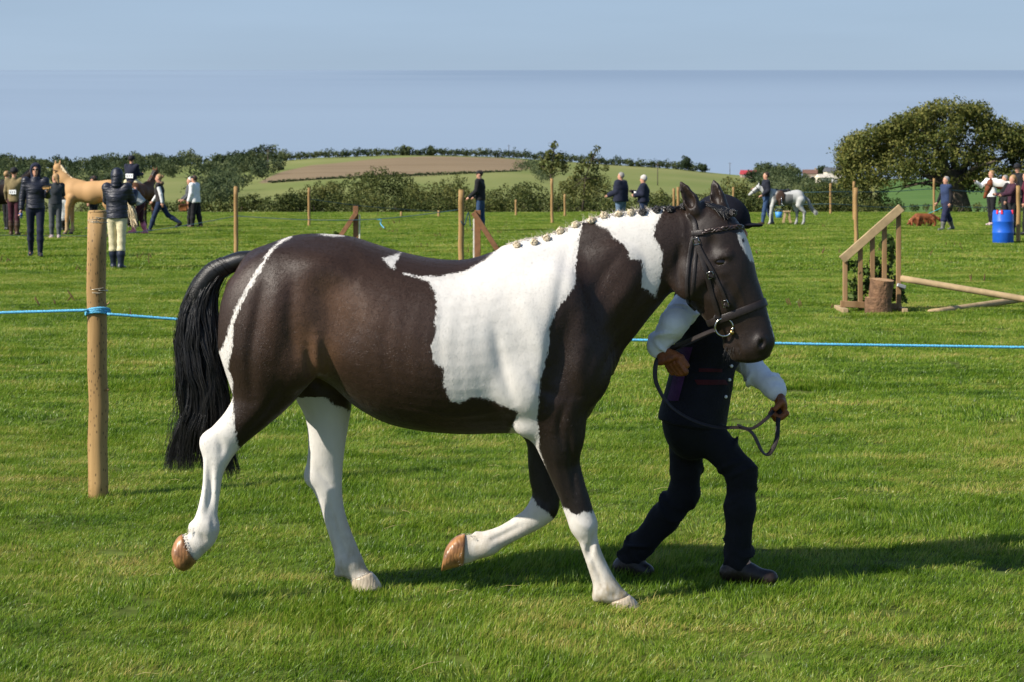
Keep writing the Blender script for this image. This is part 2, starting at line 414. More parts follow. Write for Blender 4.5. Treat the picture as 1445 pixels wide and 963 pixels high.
def grass_zone(name, d0, d1, size, n, hmin, hmax, wid, nvar, label, margin, seg=3, lean=(.45, .12)):
    coll = bpy.data.collections.new(name + '_sources')
    for k in range(nvar):
        coll.objects.link(bpy.data.objects.new('%s_tuft_%d' % (name, k), patch('%s_tuft_%d' % (name, k), size * 1.25, n, hmin, hmax, wid, lean, gm, 100 + k + int(d0 * 10), seg)))
    pts = []; y = d0
    while y < d1:
        half = (y + size) * 760 / FPX + margin; x = -half
        while x < half: pts.append((x + rng.uniform(-.3, .3) * size, y - D0 + rng.uniform(-.3, .3) * size, 0)); x += size
        y += size
    pts = np.array(pts); k = len(pts)
    rot = np.zeros((k, 3)); rot[:, 2] = rng.normal(0, .8, k)
    hz_ = np.array([.85 + .45 * math.sin(p[0] * 1.7 + 1.3 * math.sin(p[1] * 1.1)) * math.sin(p[1] * 1.9 + p[0] * .6) for p in pts]); hz_ = np.clip(hz_ + rng.normal(0, .12, k), .72, 1.4)
    scl = np.stack([rng.choice([-1, 1], k) * 0 + 1, np.ones(k), hz_], 1)
    return scatter(name, pts, rot, scl, rng.integers(0, nvar, k), coll, label, 'grass')
grass_zone('near_grass', 6.2, 14.0, .22, 460, .018, .046, .0040, 9, 'short mown grass in the foreground under the pony', 1.8)
grass_zone('middle_grass', 14.0, 36.0, .5, 1200, .024, .050, .0072, 6, 'short green grass of the field behind the pony', 6, 2)
grass_zone('far_grass', 36.0, 87.0, 1.0, 1500, .03, .065, .017, 5, 'green grass at the far side of the field', 16, 2)

dry = MB()                                                         # dry stalks lying loose on the mown grass
for _ in range(80):
    D = 6.6 + 9 * rng.random() ** 1.6; x0 = rng.uniform(-.30, .30) * D; a = rng.normal(.3, .7); l = rng.uniform(.03, .12); z = rng.uniform(.008, .026)
    p = np.array([x0, D - D0, z]); d = np.array([math.cos(a), math.sin(a), rng.uniform(-.1, .35)]) * l; dry.tube([p, p + d * .5 + [0, 0, .008], p + d], [.0011, .0010, .0005], n=3, caps=False)
tag(dry.build('dry_stalks', pm('dry_grass', (.32, .26, .11), rough=.7, var=.3, scale=5), None), 'loose straw coloured stalks lying on the foreground grass', 'straw', kind='stuff')

# sea below the hills: the horizon stands above the field because the field falls away towards it
def sea_mat():
    m, N, L, B = newmat('sea_water')
    g = N.new('ShaderNodeNewGeometry'); mp = N.new('ShaderNodeMapping'); mp.inputs['Scale'].default_value = (.00016, .00042, 0)
    n = N.new('ShaderNodeTexNoise'); n.inputs['Scale'].default_value = 1; n.inputs['Detail'].default_value = 6; n.inputs['Roughness'].default_value = .5
    L.new(g.outputs['Position'], mp.inputs['Vector']); L.new(mp.outputs[0], n.inputs['Vector'])
    rp = N.new('ShaderNodeValToRGB'); e = rp.color_ramp.elements; e[0].position = .36; e[0].color = (.222, .288, .368, 1); e[1].position = .64; e[1].color = (.242, .312, .394, 1)
    sx_ = N.new('ShaderNodeSeparateXYZ'); L.new(g.outputs['Position'], sx_.inputs[0])
    def mr(v, a, b):
        q = N.new('ShaderNodeMapRange'); q.interpolation_type = 'SMOOTHSTEP'; q.inputs['From Min'].default_value = a; q.inputs['From Max'].default_value = b; L.new(v, q.inputs['Value']); return q.outputs[0]
    def mu(op, a, b):
        q = N.new('ShaderNodeMath'); q.operation = op
        for i_, v in enumerate((a, b)):
            if hasattr(v, 'type'): L.new(v, q.inputs[i_])
            else: q.inputs[i_].default_value = v
        return q.outputs[0]
    ruff = mu('MULTIPLY', mr(mu('ADD', sx_.outputs['X'], mu('MULTIPLY', n.outputs['Fac'], 5000)), 500, 2600), mr(mu('ADD', sx_.outputs['Y'], mu('MULTIPLY', n.outputs['Fac'], 6000)), 8500, 17500))   # wind-ruffled water far out
    L.new(n.outputs['Fac'], rp.inputs[0])
    mxr = N.new('ShaderNodeMix'); mxr.data_type = 'RGBA'; L.new(mu('MULTIPLY', ruff, .85), mxr.inputs['Factor']); L.new(rp.outputs[0], mxr.inputs['A']); mxr.inputs['B'].default_value = (.178, .240, .322, 1); L.new(mxr.outputs['Result'], B.inputs['Base Color'])
    B.inputs['Roughness'].default_value = .6; B.inputs['Specular IOR Level'].default_value = .25
    return m
SL = .0569
def sea_z(D): return -120 + SL * D
tag(link('sea', mesh_np('sea', [(-9000, 1300, sea_z(1300)), (9000, 1300, sea_z(1300)), (40000, 20000, sea_z(20000)), (-40000, 20000, sea_z(20000))], [(0, 1, 2, 3)]), None, sea_mat()), kind='structure')

# hills
RU = [-900, 0, 200, 300, 390, 450, 560, 650, 720, 800, 860, 960, 1010, 1080, 1200, 1300, 1445, 2400]
RY = [238, 238, 236, 232, 227, 222, 219, 220, 222, 228, 233, 239, 244, 250, 253, 252, 251, 250]
GD = [60, 88, 130, 220, 300, 450, 700, 1000, 1100, 1400]
GG = [-.001, 0.0, -.035, .02, .15, .38, .74, 1.0, .98, .60]
def hill_y(u, D): return 302 + (np.interp(u, RU, RY) - 302) * np.interp(D, GD, GG)
def hill_z(u, D): return HC - (hill_y(u, D) - HZ) * D / FPX - .12 * (D < 100)
def hill_pt(u, D): return np.array([(u - CX) * D / FPX, D - D0, float(hill_z(u, D))])
def hill_D(u, y):
    d = np.linspace(200, 1000, 300); return float(np.interp(-y, -hill_y(u, d), d))
us = np.linspace(-900, 2400, 331); ds = np.concatenate([np.linspace(87.5, 300, 24), np.linspace(310, 1000, 70), np.linspace(1020, 1400, 12)])
U, Dg = np.meshgrid(us, ds); Zg = hill_z(U, Dg) + .25 * np.sin(U * .021 + Dg * .008) * smoothstep(110, 300, Dg)
hv = np.stack([(U - CX) * Dg / FPX, Dg - D0, Zg], -1).reshape(-1, 3); nu = len(us)
i, j = np.meshgrid(np.arange(len(ds) - 1), np.arange(nu - 1), indexing='ij'); a = (i * nu + j).ravel()
hm = mesh_np('hills', hv, np.stack([a, a + 1, a + nu + 1, a + nu], 1))
YY = hill_y(U, Dg).ravel(); UU = U.ravel()
fattr(hm, 'plough', np.where(Dg.ravel() < 1000, poly_sd(UU, YY, [(362, 259), (396, 244), (440, 233), (520, 225), (600, 221.5), (700, 222.5), (745, 226), (756, 237), (720, 243), (600, 247), (500, 251), (420, 257)]), -50))
fattr(hm, 'bright', poly_sd(UU, YY, [(1240, 256), (1330, 250), (1445, 250), (1700, 250), (1700, 310), (1240, 310)]))
def hill_mat():
    m, N, L, B = newmat('hill_fields'); g = N.new('ShaderNodeNewGeometry')
    def noise(scale, st_=(1, 1, 1), det=5):
        mp = N.new('ShaderNodeMapping'); mp.inputs['Scale'].default_value = st_; n = N.new('ShaderNodeTexNoise'); n.inputs['Scale'].default_value = scale; n.inputs['Detail'].default_value = det
        L.new(g.outputs['Position'], mp.inputs['Vector']); L.new(mp.outputs[0], n.inputs['Vector']); return n.outputs['Fac']
    def ramp(f, a, b, p0=.35, p1=.65):
        r = N.new('ShaderNodeValToRGB'); r.color_ramp.elements[0].position = p0; r.color_ramp.elements[0].color = a + (1,); r.color_ramp.elements[1].position = p1; r.color_ramp.elements[1].color = b + (1,); L.new(f, r.inputs[0]); return r.outputs[0]
    def mask(nm):
        A = N.new('ShaderNodeAttribute'); A.attribute_name = nm; q = N.new('ShaderNodeMapRange'); q.inputs['From Min'].default_value = -1; q.inputs['From Max'].default_value = 1; L.new(A.outputs['Fac'], q.inputs['Value']); return q.outputs[0]
    def mix(f, a, b):
        q = N.new('ShaderNodeMix'); q.data_type = 'RGBA'; L.new(f, q.inputs['Factor']); L.new(a, q.inputs['A']); L.new(b, q.inputs['B']); return q.outputs['Result']
    c = ramp(noise(.012, (1, .5, 1)), (.145, .178, .052), (.215, .222, .082))
    c = mix(mask('bright'), c, ramp(noise(.05), (.075, .14, .035), (.10, .17, .045)))
    c = mix(mask('plough'), c, ramp(noise(.15, (.08, 1, 1)), (.185, .135, .080), (.250, .188, .115)))
    L.new(c, B.inputs['Base Color']); B.inputs['Roughness'].default_value = .95; B.inputs['Specular IOR Level'].default_value = .05
    return m
tag(link('hills', hm, None, hill_mat()), kind='structure')

# ------------------------------------------------------------------ foliage
def leaf_mat(name, dark, mid, light, scale=.5):
    if name in MATS: return MATS[name]
    m, N, L, B = newmat(name); out = N['Material Output']
    A = N.new('ShaderNodeAttribute'); A.attribute_name = 'v'; g = N.new('ShaderNodeNewGeometry')
    n = N.new('ShaderNodeTexNoise'); n.inputs['Scale'].default_value = scale; n.inputs['Detail'].default_value = 4; L.new(g.outputs['Position'], n.inputs['Vector'])
    q = N.new('ShaderNodeMath'); q.operation = 'MULTIPLY_ADD'; L.new(n.outputs['Fac'], q.inputs[0]); q.inputs[1].default_value = .8; 
    q2 = N.new('ShaderNodeMath'); q2.operation = 'MULTIPLY_ADD'; L.new(A.outputs['Fac'], q2.inputs[0]); q2.inputs[1].default_value = .55; q2.inputs[2].default_value = -.18; L.new(q2.outputs[0], q.inputs[2])
    rp = N.new('ShaderNodeValToRGB'); e = rp.color_ramp.elements; e[0].position = .15; e[0].color = dark + (1,); e[1].position = .9; e[1].color = light + (1,); k = e.new(.5); k.color = mid + (1,)
    L.new(q.outputs[0], rp.inputs[0]); L.new(rp.outputs[0], B.inputs['Base Color']); B.inputs['Roughness'].default_value = .6; B.inputs['Specular IOR Level'].default_value = .12
    tr = N.new('ShaderNodeBsdfTranslucent'); ms = N.new('ShaderNodeMixShader'); ms.inputs[0].default_value = .22
    L.new(rp.outputs[0], tr.inputs['Color']); L.new(B.outputs[0], ms.inputs[1]); L.new(tr.outputs[0], ms.inputs[2]); L.new(ms.outputs[0], out.inputs['Surface'])
    MATS[name] = m; return m
def leaves(C, Rr, n, size, r=None, shell=.55, flat=1.0, rough_=.75, tint=None):
    """n leaf quads through the outer volume of lumps (centres C, radii Rr) -> verts, quads, v"""
    r = r or rng; C = np.asarray(C, float); Rr = np.asarray(Rr, float)
    p = (Rr ** 2); p = p / p.sum(); k = r.choice(len(C), n, p=p)
    d = r.normal(size=(n, 3)); d /= np.linalg.norm(d, axis=1)[:, None]
    rad = Rr[k] * (shell + (1 - shell) * r.random(n) ** .5) * (1 + .10 * r.normal(size=n))
    c = C[k] + d * rad[:, None] * np.array([1, 1, flat])
    nr = d + rough_ * r.normal(size=(n, 3)); nr /= np.linalg.norm(nr, axis=1)[:, None]
    t = np.cross(nr, r.normal(size=(n, 3))); t /= np.linalg.norm(t, axis=1)[:, None]; b = np.cross(nr, t)
    s = size * r.uniform(.55, 1.3, n)[:, None]
    vs = np.stack([c - t * s * .5, c + b * s * .30 + nr * s * .08, c + t * s * .55, c - b * s * .30 + nr * s * .08], 1).reshape(-1, 3)
    return vs, np.arange(4 * n).reshape(-1, 4), np.repeat(r.random(n) if tint is None else .3 * r.random(n) + tint, 4)
def foliage(name, parts, m, parent=None):
    V = np.concatenate([p[0] for p in parts]); o = 0; Fs = []
    for p in parts: Fs.append(p[1] + o); o += len(p[0])
    me = mesh_np(name, V, np.concatenate(Fs)); fattr(me, 'v', np.concatenate([p[2] for p in parts])); return link(name, me, parent, m, False)
bark = pm('bark', (.075, .058, .042), rough=.9, var=.4, scale=5, bump=.8, bscale=18, dist=.04)
hedge_l = leaf_mat('hedge_leaf', (.022, .036, .009), (.062, .082, .022), (.160, .160, .045), .35)
oliv_l = leaf_mat('olive_leaf', (.045, .060, .014), (.100, .110, .030), (.20, .19, .058), .35)
tree_l = leaf_mat('big_tree_leaf', (.030, .046, .010), (.102, .116, .027), (.24, .22, .060), .45)
far_l = leaf_mat('far_leaf', (.024, .040, .020), (.055, .078, .034), (.140, .158, .066), .035)

def lump_crown(c, rx, ry, rz, n, rmin, rmax, r=rng, low=-.35):
    C, Q = [], []
    while len(C) < n:
        d = r.normal(size=3); d /= np.linalg.norm(d)
        if d[2] < low: continue
        q = r.uniform(rmin, rmax); k = r.uniform(.45, 1.0)
        C.append(c + d * np.array([rx, ry, rz]) * k - d * q * .6); Q.append(q)
    return C, Q
# the wide tree on the right, wind-shaped
tb = hill_pt(1352, 95.0); tb[2] = -.15; S_T = FPX / 95.0
tree = tag(empty('broad_tree', tb), 'large dome-crowned tree with dense dark green foliage behind the spectators on the right', 'tree')
def tp(px, py, dy=0): return np.array([(px - 1352) / S_T, dy, (302 - py) / S_T])
mb = MB()
mb.tube([tp(1354, 304), tp(1352, 285), tp(1346, 262), tp(1342, 240)], [.62, .5, .42, .3], n=10)
for (x, y, dy, r0) in ((1250, 225, .8, .22), (1210, 235, -.6, .16), (1290, 185, -1.5, .24), (1345, 165, .5, .26), (1400, 190, 1.5, .24), (1440, 215, -.5, .22), (1480, 235, .6, .18), (1300, 215, 2.0, .2), (1390, 230, -2, .2), (1265, 268, -1.2, .12), (1230, 275, .4, .08)):
    a = tp(1349, 268); e = tp(x, y, dy); m1 = a * .55 + e * .45 + np.array([0, 0, .35])
    mb.tube([a, a * .8 + m1 * .2, m1, e], [r0, r0 * .85, r0 * .6, r0 * .2], n=7)
    for k in range(3):
        q = m1 * (1 - k / 3) + e * (k / 3); w = q + rng.normal(size=3) * np.array([.9, .9, .5]); mb.tube([q, (q + w) / 2 + [0, 0, .1], w], [r0 * .35, r0 * .22, r0 * .1], n=5)
o = mb.build('trunk', bark, tree, True)
r5 = np.random.default_rng(5); TC, TR = [], []
outl = np.array([(1186, 232), (1190, 200), (1212, 180), (1250, 168), (1290, 150), (1325, 136), (1350, 133), (1385, 146), (1412, 168), (1440, 176), (1475, 182), (1515, 195), (1540, 235)], float)
for i in range(520):
    x = r5.uniform(1188, 1535); top = np.interp(x, outl[:, 0], outl[:, 1]); bot = np.interp(x, [1185, 1212, 1238, 1256, 1320, 1350, 1400, 1445, 1535], [262, 272, 264, 250, 260, 268, 262, 272, 284])
    q = r5.uniform(.32, .72); hw = 3.3 * math.sqrt(max(.05, 1 - ((x - 1360) / 182) ** 2))
    zt = top + q * S_T * .9; y = zt + (bot - zt) * r5.random() ** 1.7
    if bot < zt: continue
    fr_ = (bot - y) / (bot - zt); dy = r5.uniform(-1, 1) * hw * (.55 + .45 * (1 - fr_))
    TC.append(tp(x, y, dy)); TR.append(q)
foliage('crown', [leaves(TC, TR, 62000, .135, r5, .35, .8, rough_=.6), leaves([c - [0, 0, .1] for c in TC], np.array(TR) * .75, 5000, .20, r5, .2, .7)], tree_l, tree)
# boundary hedge and its bushes
def hedge_run(name, u0, u1, D, prof, n, m, label, depth=1.1, size=.105):
    c0 = np.array([((u0 + u1) / 2 - CX) * D / FPX, D - D0, -.1]); s = FPX / D; C, Q = [], []
    u = u0
    while u < u1:
        top = np.interp(u, [p[0] for p in prof], [p[1] for p in prof]); H = (304 - top) / s
        z = .12
        while z < H - .1:
            q = min(rng.uniform(.28, .5), max(.14, (H - z) * .8)); C.append(np.array([(u - CX) / s, D - D0 + rng.uniform(-.5, .5) * depth * (1.15 - .5 * z / max(H, .5)), z]) - c0 + rng.normal(size=3) * .07); Q.append(q); z += q * .8
        u += .33 * s * rng.uniform(.7, 1.2)
    root = tag(empty(name, c0), label, 'hedge' if 'hedge' in name else 'bush')
    foliage('leaves', [leaves(C, Q, int(n * 1.5), size, None, .4, rough_=.6)], m, root)
    mb = MB()
    for k in range(int((u1 - u0) / 14)):
        x = rng.uniform(u0, u1); b = np.array([(x - CX) / s, D - D0 + rng.uniform(-.3, .3), -.1]) - c0; mb.tube([b, b + [rng.normal() * .1, 0, .22], b + [rng.normal() * .15, rng.normal() * .1, .42]], [.03, .022, .008], n=4)
    tag(mb.build('stems', bark, root), kind='stuff'); return root
H1 = [(-300, 292), (150, 291), (230, 286), (300, 286), (360, 281), (430, 279), (700, 284), (790, 284), (860, 286), (960, 282), (1040, 280), (1100, 283), (1200, 284), (1250, 292), (1300, 294), (1445, 292), (1800, 290)]
hedge_run('hedge', -260, 420, 90.5, H1, 9000, hedge_l, 'low dark hedge at the far edge of the field behind the left spectators')
hedge_run('hedge', 420, 1000, 91.0, H1, 10000, hedge_l, 'low dark hedge at the far edge of the field above the pony')
hedge_run('hedge', 1000, 1720, 91.0, H1, 10000, hedge_l, 'low dark hedge at the far edge of the field on the right')
hedge_run('bush', 395, 480, 94, [(395, 285), (425, 270), (450, 262), (480, 262)], 3200, oliv_l, 'yellowish green bush in the hedge left of the tall dark bush', 2.2)
hedge_run('bush', 478, 590, 97, [(478, 270), (495, 254), (520, 246), (550, 245), (572, 253), (592, 270)], 5500, hedge_l, 'tall rounded dark bush in the hedge above the croup of the pony', 2.6)
hedge_run('bush', 575, 670, 93, [(575, 268), (610, 264), (640, 270), (672, 276)], 3400, oliv_l, 'olive green bush in the hedge right of the tall dark bush', 2.0)
hedge_run('bush', 625, 665, 99, [(625, 264), (645, 258), (665, 266)], 1500, hedge_l, 'small dark bush behind the hedge by the man in the black jacket', 2.0)
hedge_run('bush', 690, 770, 94, [(690, 274), (720, 266), (750, 262), (772, 272)], 3000, hedge_l, 'dark bush in the hedge left of the young saplings', 2.0)
hedge_run('bush', 780, 866, 95, [(780, 276), (800, 256), (830, 244), (850, 252), (868, 276)], 3600, oliv_l, 'loose light green bush in the hedge behind the two saplings', 2.2)
hedge_run('bush', 922, 948, 100, [(922, 284), (935, 276), (948, 284)], 700, hedge_l, 'tiny round dark bush beside the paired posts', 1.2)
hedge_run('bush', 1005, 1075, 94, [(1005, 276), (1030, 256), (1050, 258), (1075, 270)], 2400, oliv_l, 'olive bush behind the grey pony head', 1.8)
hedge_run('bush', 1128, 1190, 97, [(1128, 278), (1150, 266), (1175, 262), (1192, 272)], 2400, hedge_l, 'dark green bush behind the tail of the grey pony', 2)
hedge_run('bush', 1205, 1258, 95, [(1205, 284), (1225, 274), (1240, 276), (1258, 288)], 2000, hedge_l, 'grey green bush below the left side of the big tree', 1.8)
# two saplings
def sapling(u, D, pts, clumps, label, n):
    s = FPX / D; b = np.array([(u - CX) / s, D - D0, 0]); root = tag(empty('sapling', b), label, 'tree')
    q = lambda x, y, dy=0: np.array([(x - u) / s, dy, (303 - y) / s])
    P = [q(*p) for p in pts]; mb = MB().tube(P, np.linspace(.055, .015, len(P)), n=6)
    for (x, y, r_) in clumps: mb.tube([P[-2] * .6 + P[-1] * .4 if y < pts[-1][1] + 30 else P[len(P) // 2], q(x, y)], [.018, .006], n=4)
    mb.build('trunk', bark, root, True)
    foliage('crown', [leaves([q(x, y, rng.uniform(-.3, .3)) for x, y, _ in clumps], [r_ / s for *_, r_ in clumps], n, .13, None, .1)], oliv_l, root)
sapling(779, 86, [(779, 303), (779, 270), (777, 250), (780, 225), (783, 205)], [(781, 208, 7), (776, 219, 8), (788, 222, 8), (770, 230, 10), (790, 232, 11), (778, 240, 14), (798, 240, 9), (764, 236, 6)], 'thin leaning sapling with a small tufted crown by the mid-field post', 900)
sapling(822, 88, [(822, 303), (824, 280), (826, 255), (834, 232), (842, 214)], [(843, 214, 6), (836, 222, 7), (828, 234, 9), (818, 244, 10), (840, 240, 9), (812, 258, 11), (832, 258, 12), (845, 256, 8), (855, 240, 6), (806, 272, 10), (826, 275, 13)], 'windswept sapling with a ragged open crown right of the thin one', 1100)
# far trees: one mass of wood on the left slope, hedgerow along the ridge, single trees
def far_tree_parts(u, D, hgt, wid, n, size, r=rng):
    b = hill_pt(u, D); C, Q = lump_crown(b + [0, 0, hgt * .46], wid * .5, wid * .5, hgt * .56, 20, hgt * .13, hgt * .24, r, -1.1)
    return leaves(C, Q, n, size, r, .6, rough_=.45, tint=r.uniform(0, .8))
wood = []
w_poly = np.array([(0, 231), (60, 229), (120, 231), (190, 227), (240, 230), (300, 230), (345, 222), (392, 220), (425, 226), (392, 248), (352, 262), (325, 285), (300, 300), (285, 300), (268, 268), (205, 262), (150, 270), (60, 285), (0, 290), (-320, 290), (-320, 232)], float)
clear = [[(203, 262), (300, 256), (304, 276), (215, 284)], [(250, 236), (275, 233), (276, 246), (246, 252)], [(282, 234), (302, 231), (300, 244), (284, 246)]]
r9 = np.random.default_rng(9); k = 0
while k < 330:
    u, y = r9.uniform(-320, 430), r9.uniform(222, 300)
    if poly_sd(np.array([u]), np.array([y]), w_poly)[0] < 0 or any(poly_sd(np.array([u]), np.array([y]), c)[0] > 0 for c in clear): continue
    D = hill_D(u, y); h = r9.uniform(.6, 1.15) * (4.8 + D * .0034); k += 1
    wood.append(far_tree_parts(u, D, h, h * 1.25, 340, .0009 * D + .2, r9))
for u in np.arange(-330, 400, 13):                                  # skyline of the wood
    D = 985; h = r9.uniform(2.6, 5.5) * (1.25 if 310 < u < 400 else 1); wood.append(far_tree_parts(u + r9.uniform(-4, 4), D, h, h * 1.3, 380, .95, r9))
for u, h in ((196, 8), (212, 8.5), (228, 7.5), (262, 7), (325, 6), (342, 7.5), (358, 6.5), (395, 4.5)): wood.append(far_tree_parts(u, 930, h, h * .9, 420, .85, r9))
tag(foliage('woodland', wood, far_l), 'dark mass of trees covering the hillside on the left', 'woodland', kind='stuff')
wood2 = []; k = 0
wp2 = np.array([(1058, 246), (1085, 236), (1112, 236), (1130, 262), (1160, 272), (1195, 270), (1200, 290), (1120, 294), (1085, 284), (1062, 268)], float)
while k < 60:
    u, y = r9.uniform(1055, 1200), r9.uniform(236, 294)
    if poly_sd(np.array([u]), np.array([y]), wp2)[0] < 0: continue
    D = hill_D(u, y); h = r9.uniform(.6, 1.15) * (3.6 + D * .0032); k += 1; wood2.append(far_tree_parts(u, D, h, h * 1.3, 420, .0009 * D + .15, r9))
tag(foliage('woodland', wood2, far_l), 'copse of rounded trees on the slope below the white farmhouse', 'woodland', kind='stuff')
def hedgerow(pts, label, hgt, step, n=60):
    parts = []
    for (u0, y0), (u1, y1) in zip(pts[:-1], pts[1:]):
        m_ = max(2, int(abs(u1 - u0) / step) + int(abs(y1 - y0) / step * 2))
        for t in np.linspace(0, 1, m_, endpoint=False):
            u = u0 + (u1 - u0) * t; D = hill_D(u, y0 + (y1 - y0) * t) if y0 > 0 else 985; h = hgt * rng.uniform(.7, 1.3)
            parts.append(far_tree_parts(u, D, h, h * 1.9, n * 2, .0007 * D + .1))
    b = parts[0][0].mean(0)
    return tag(foliage('hedgerow', parts, far_l), label, 'hedge')
hedgerow([(u, -1) for u in np.arange(400, 1010, 40)], 'long dark hedgerow along the skyline above the brown field', 4.2, 5, 90)
hedgerow([(382, 259), (500, 252), (600, 248), (735, 243)], 'thin hedge between the brown field and the green field', .9, 4, 30)
hedgerow([(735, 243), (752, 236), (770, 262)], 'dark hedge running down the hill behind the thin sapling', 4, 5, 80)
for u, D, h, w, lab in ((968, 975, 7.6, 9.5, 'round lone tree standing on the skyline right of the saplings'), (992, 980, 4, 5, 'small round tree just right of the lone skyline tree'),
                        (573, 985, 5.5, 7, 'round tree rising from the skyline hedgerow above the brown field'), (608, 985, 5, 4.5, 'narrow tree in the skyline hedgerow right of the round one'),
                        (1078, 960, 8.5, 12, 'wide dark tree behind the red barn'), (1112, 930, 9, 13, 'broad dark tree between the red barn and the white house'), (1140, 660, 4, 7, 'rounded tree below the white house'),
                        (1092, 620, 7, 10, 'leafy tree on the slope above the man in the dark polo shirt'), (1160, 990, 7, 8, 'tree on the skyline behind the white house'), (1186, 600, 3, 5, 'small tree under the farmhouse near the big tree')):
    root = tag(empty('far_tree', hill_pt(u, D)), lab, 'tree'); P = far_tree_parts(u, D, h, w, 1500, .0007 * D + .12)
    b = hill_pt(u, D); MB().tube([(0, 0, -.3), (0, 0, h * .6)], [.25, .12], n=6).build('trunk', bark, root)
    foliage('crown', [(P[0] - b, P[1], P[2])], far_l, root)
# ------------------------------------------------------------------ the show pony
from mathutils.bvhtree import BVHTree
pony = tag(empty('pony', (0, 0, 0)), 'black and white piebald pony with plaited mane trotting in hand in the foreground', 'horse')

HP = at(985, 330); PSI = R(9)
def hT(p):
    """turn of the head towards the camera"""
    p = np.array(p, float); d = p - HP; q = p.copy()
    q[..., 0] = HP[0] + d[..., 0] * math.cos(PSI) + d[..., 1] * math.sin(PSI)
    q[..., 1] = HP[1] - d[..., 0] * math.sin(PSI) + d[..., 1] * math.cos(PSI)
    return q
def st(F, B, w, y=0.0, dy=0.0):
    a, b = at(F[0], F[1], y), at(B[0], B[1], y)
    return ((a + b) / 2, (a - b) / 2, np.array([0.0, w, 0.0]))
def lift(rows, y):
    return [st(r[0], r[1], r[2], r[3] if len(r) > 3 else y) for r in rows]

TORSO = [(330, 388, 500, .15), (350, 357, 532, .215), (380, 344, 548, .262), (412, 333, 545, .285), (440, 330, 531, .295), (470, 331, 544, .30),
         (500, 335, 571, .31), (540, 348, 594, .325), (580, 359, 605, .333), (620, 366, 610, .333), (660, 366, 612, .322), (700, 354, 611, .302),
         (735, 343, 611, .28), (770, 345, 612, .262), (800, 352, 609, .245), (825, 372, 595, .222), (845, 412, 562, .18), (858, 455, 530, .12)]
body_sdf = SDF((-1.36, -.44, -0.02), (1.2, .46, 1.86), .0075, band=14)
body_sdf.mesh(loft([st((x, t), (x, b), w) for x, t, b, w in TORSO], n=3, seg=48, dome=.3, expo=2.15), 0)
NECK = [((712, 352), (812, 588), .20), ((755, 337), (857, 529), .165), ((790, 325), (879, 496), .142), ((825, 311), (899, 471), .125),
        ((860, 302), (915, 450), .113), ((895, 297), (930, 432), .103), ((930, 292), (946, 414), .098), ((962, 291), (966, 404), .092)]
body_sdf.mesh(loft(lift(NECK, 0), n=3, seg=40, dome=.4), .05)
HEAD = [((998, 284), (958, 330), .072), ((1026, 297), (953, 372), .098), ((1045, 318), (955, 408), .106), ((1056, 342), (968, 424), .106),
        ((1062, 362), (984, 439), .100), ((1068, 390), (999, 456), .084), ((1076, 415), (1011, 467), .070), ((1083, 441), (1020, 477), .060),
        ((1089, 463), (1026, 489), .059), ((1093, 481), (1032, 502), .060), ((1087, 497), (1049, 509), .046)]
hs = [(hT(c), hT(c + u) - hT(c), hT(c + v) - hT(c)) for c, u, v in lift(HEAD, 0)]
body_sdf.mesh(loft(hs, n=3, seg=36, dome=.45, expo=2.25), .035)
NEAR_HIND = [((448, 450), (335, 430), .13, -.125), ((444, 505), (313, 482), .13, -.15), ((435, 537), (317, 515), .115, -.155), ((424, 556), (325, 545), .096, -.152), ((404, 578), (328, 562), .08, -.148),
             ((376, 602), (316, 584), .066, -.145), ((352, 621), (297, 605), .055, -.143), ((337, 635), (284, 620), .047, -.14), ((326, 649), (286, 640), .044, -.14),
             ((315, 670), (287, 663), .036, -.14), ((310, 700), (285, 690), .031, -.14), ((307, 725), (279, 718), .032, -.14), ((309, 748), (272, 739), .038, -.14),
             ((303, 767), (268, 751), .036, -.14), ((288, 782), (262, 756), .038, -.14), ((278, 792), (256, 757), .042, -.14)]
FAR_HIND = [((478, 480), (380, 470), .12, .12), ((496, 555), (412, 552), .10, .14), ((492, 598), (431, 590), .075, .15), ((487, 630), (435, 630), .058, .155),
            ((484, 656), (432, 662), .05, .16), ((483, 676), (433, 678), .047, .16), ((483, 694), (441, 691), .042, .16), ((485, 714), (450, 711), .036, .16), ((491, 737), (459, 740), .033, .16),
            ((501, 763), (468, 769), .033, .16), ((511, 787), (475, 797), .038, .16), ((518, 802), (482, 811), .037, .16), ((526, 811), (494, 818), .042, .16)]
NEAR_FORE = [((838, 510), (735, 520), .10, -.13), ((838, 560), (733, 575), .105, -.145), ((827, 588), (738, 604), .092, -.145), ((817, 607), (748, 620), .078, -.14), ((816, 630), (758, 634), .066, -.14),
             ((819, 655), (769, 658), .058, -.14), ((825, 680), (780, 683), .051, -.14), ((833, 706), (791, 708), .047, -.14), ((841, 735), (800, 733), .047, -.14),
             ((842, 753), (812, 752), .041, -.14), ((847, 773), (821, 777), .033, -.14), ((856, 794), (829, 800), .031, -.14), ((866, 813), (836, 823), .034, -.14),
             ((876, 828), (840, 840), .038, -.14), ((887, 838), (856, 850), .039, -.14)]
FAR_FORE = [((815, 540), (740, 545), .09, .13), ((800, 600), (740, 600), .075, .14), ((795, 630), (744, 630), .062, .14), ((792, 660), (745, 656), .053, .14),
            ((791, 688), (748, 682), .05, .14), ((789, 712), (751, 697), .049, .14), ((780, 732), (745, 712), .047, .14), ((764, 745), (737, 722), .042, .14),
            ((740, 757), (727, 729), .035, .14), ((715, 770), (708, 741), .031, .14), ((692, 783), (686, 750), .037, .14), ((672, 791), (667, 756), .036, .14), ((655, 797), (655, 754), .042, .14)]
for rows in (NEAR_HIND, FAR_HIND, NEAR_FORE, FAR_FORE):
    body_sdf.mesh(loft(lift(rows, 0), n=3, seg=28, dome=.3), .028)
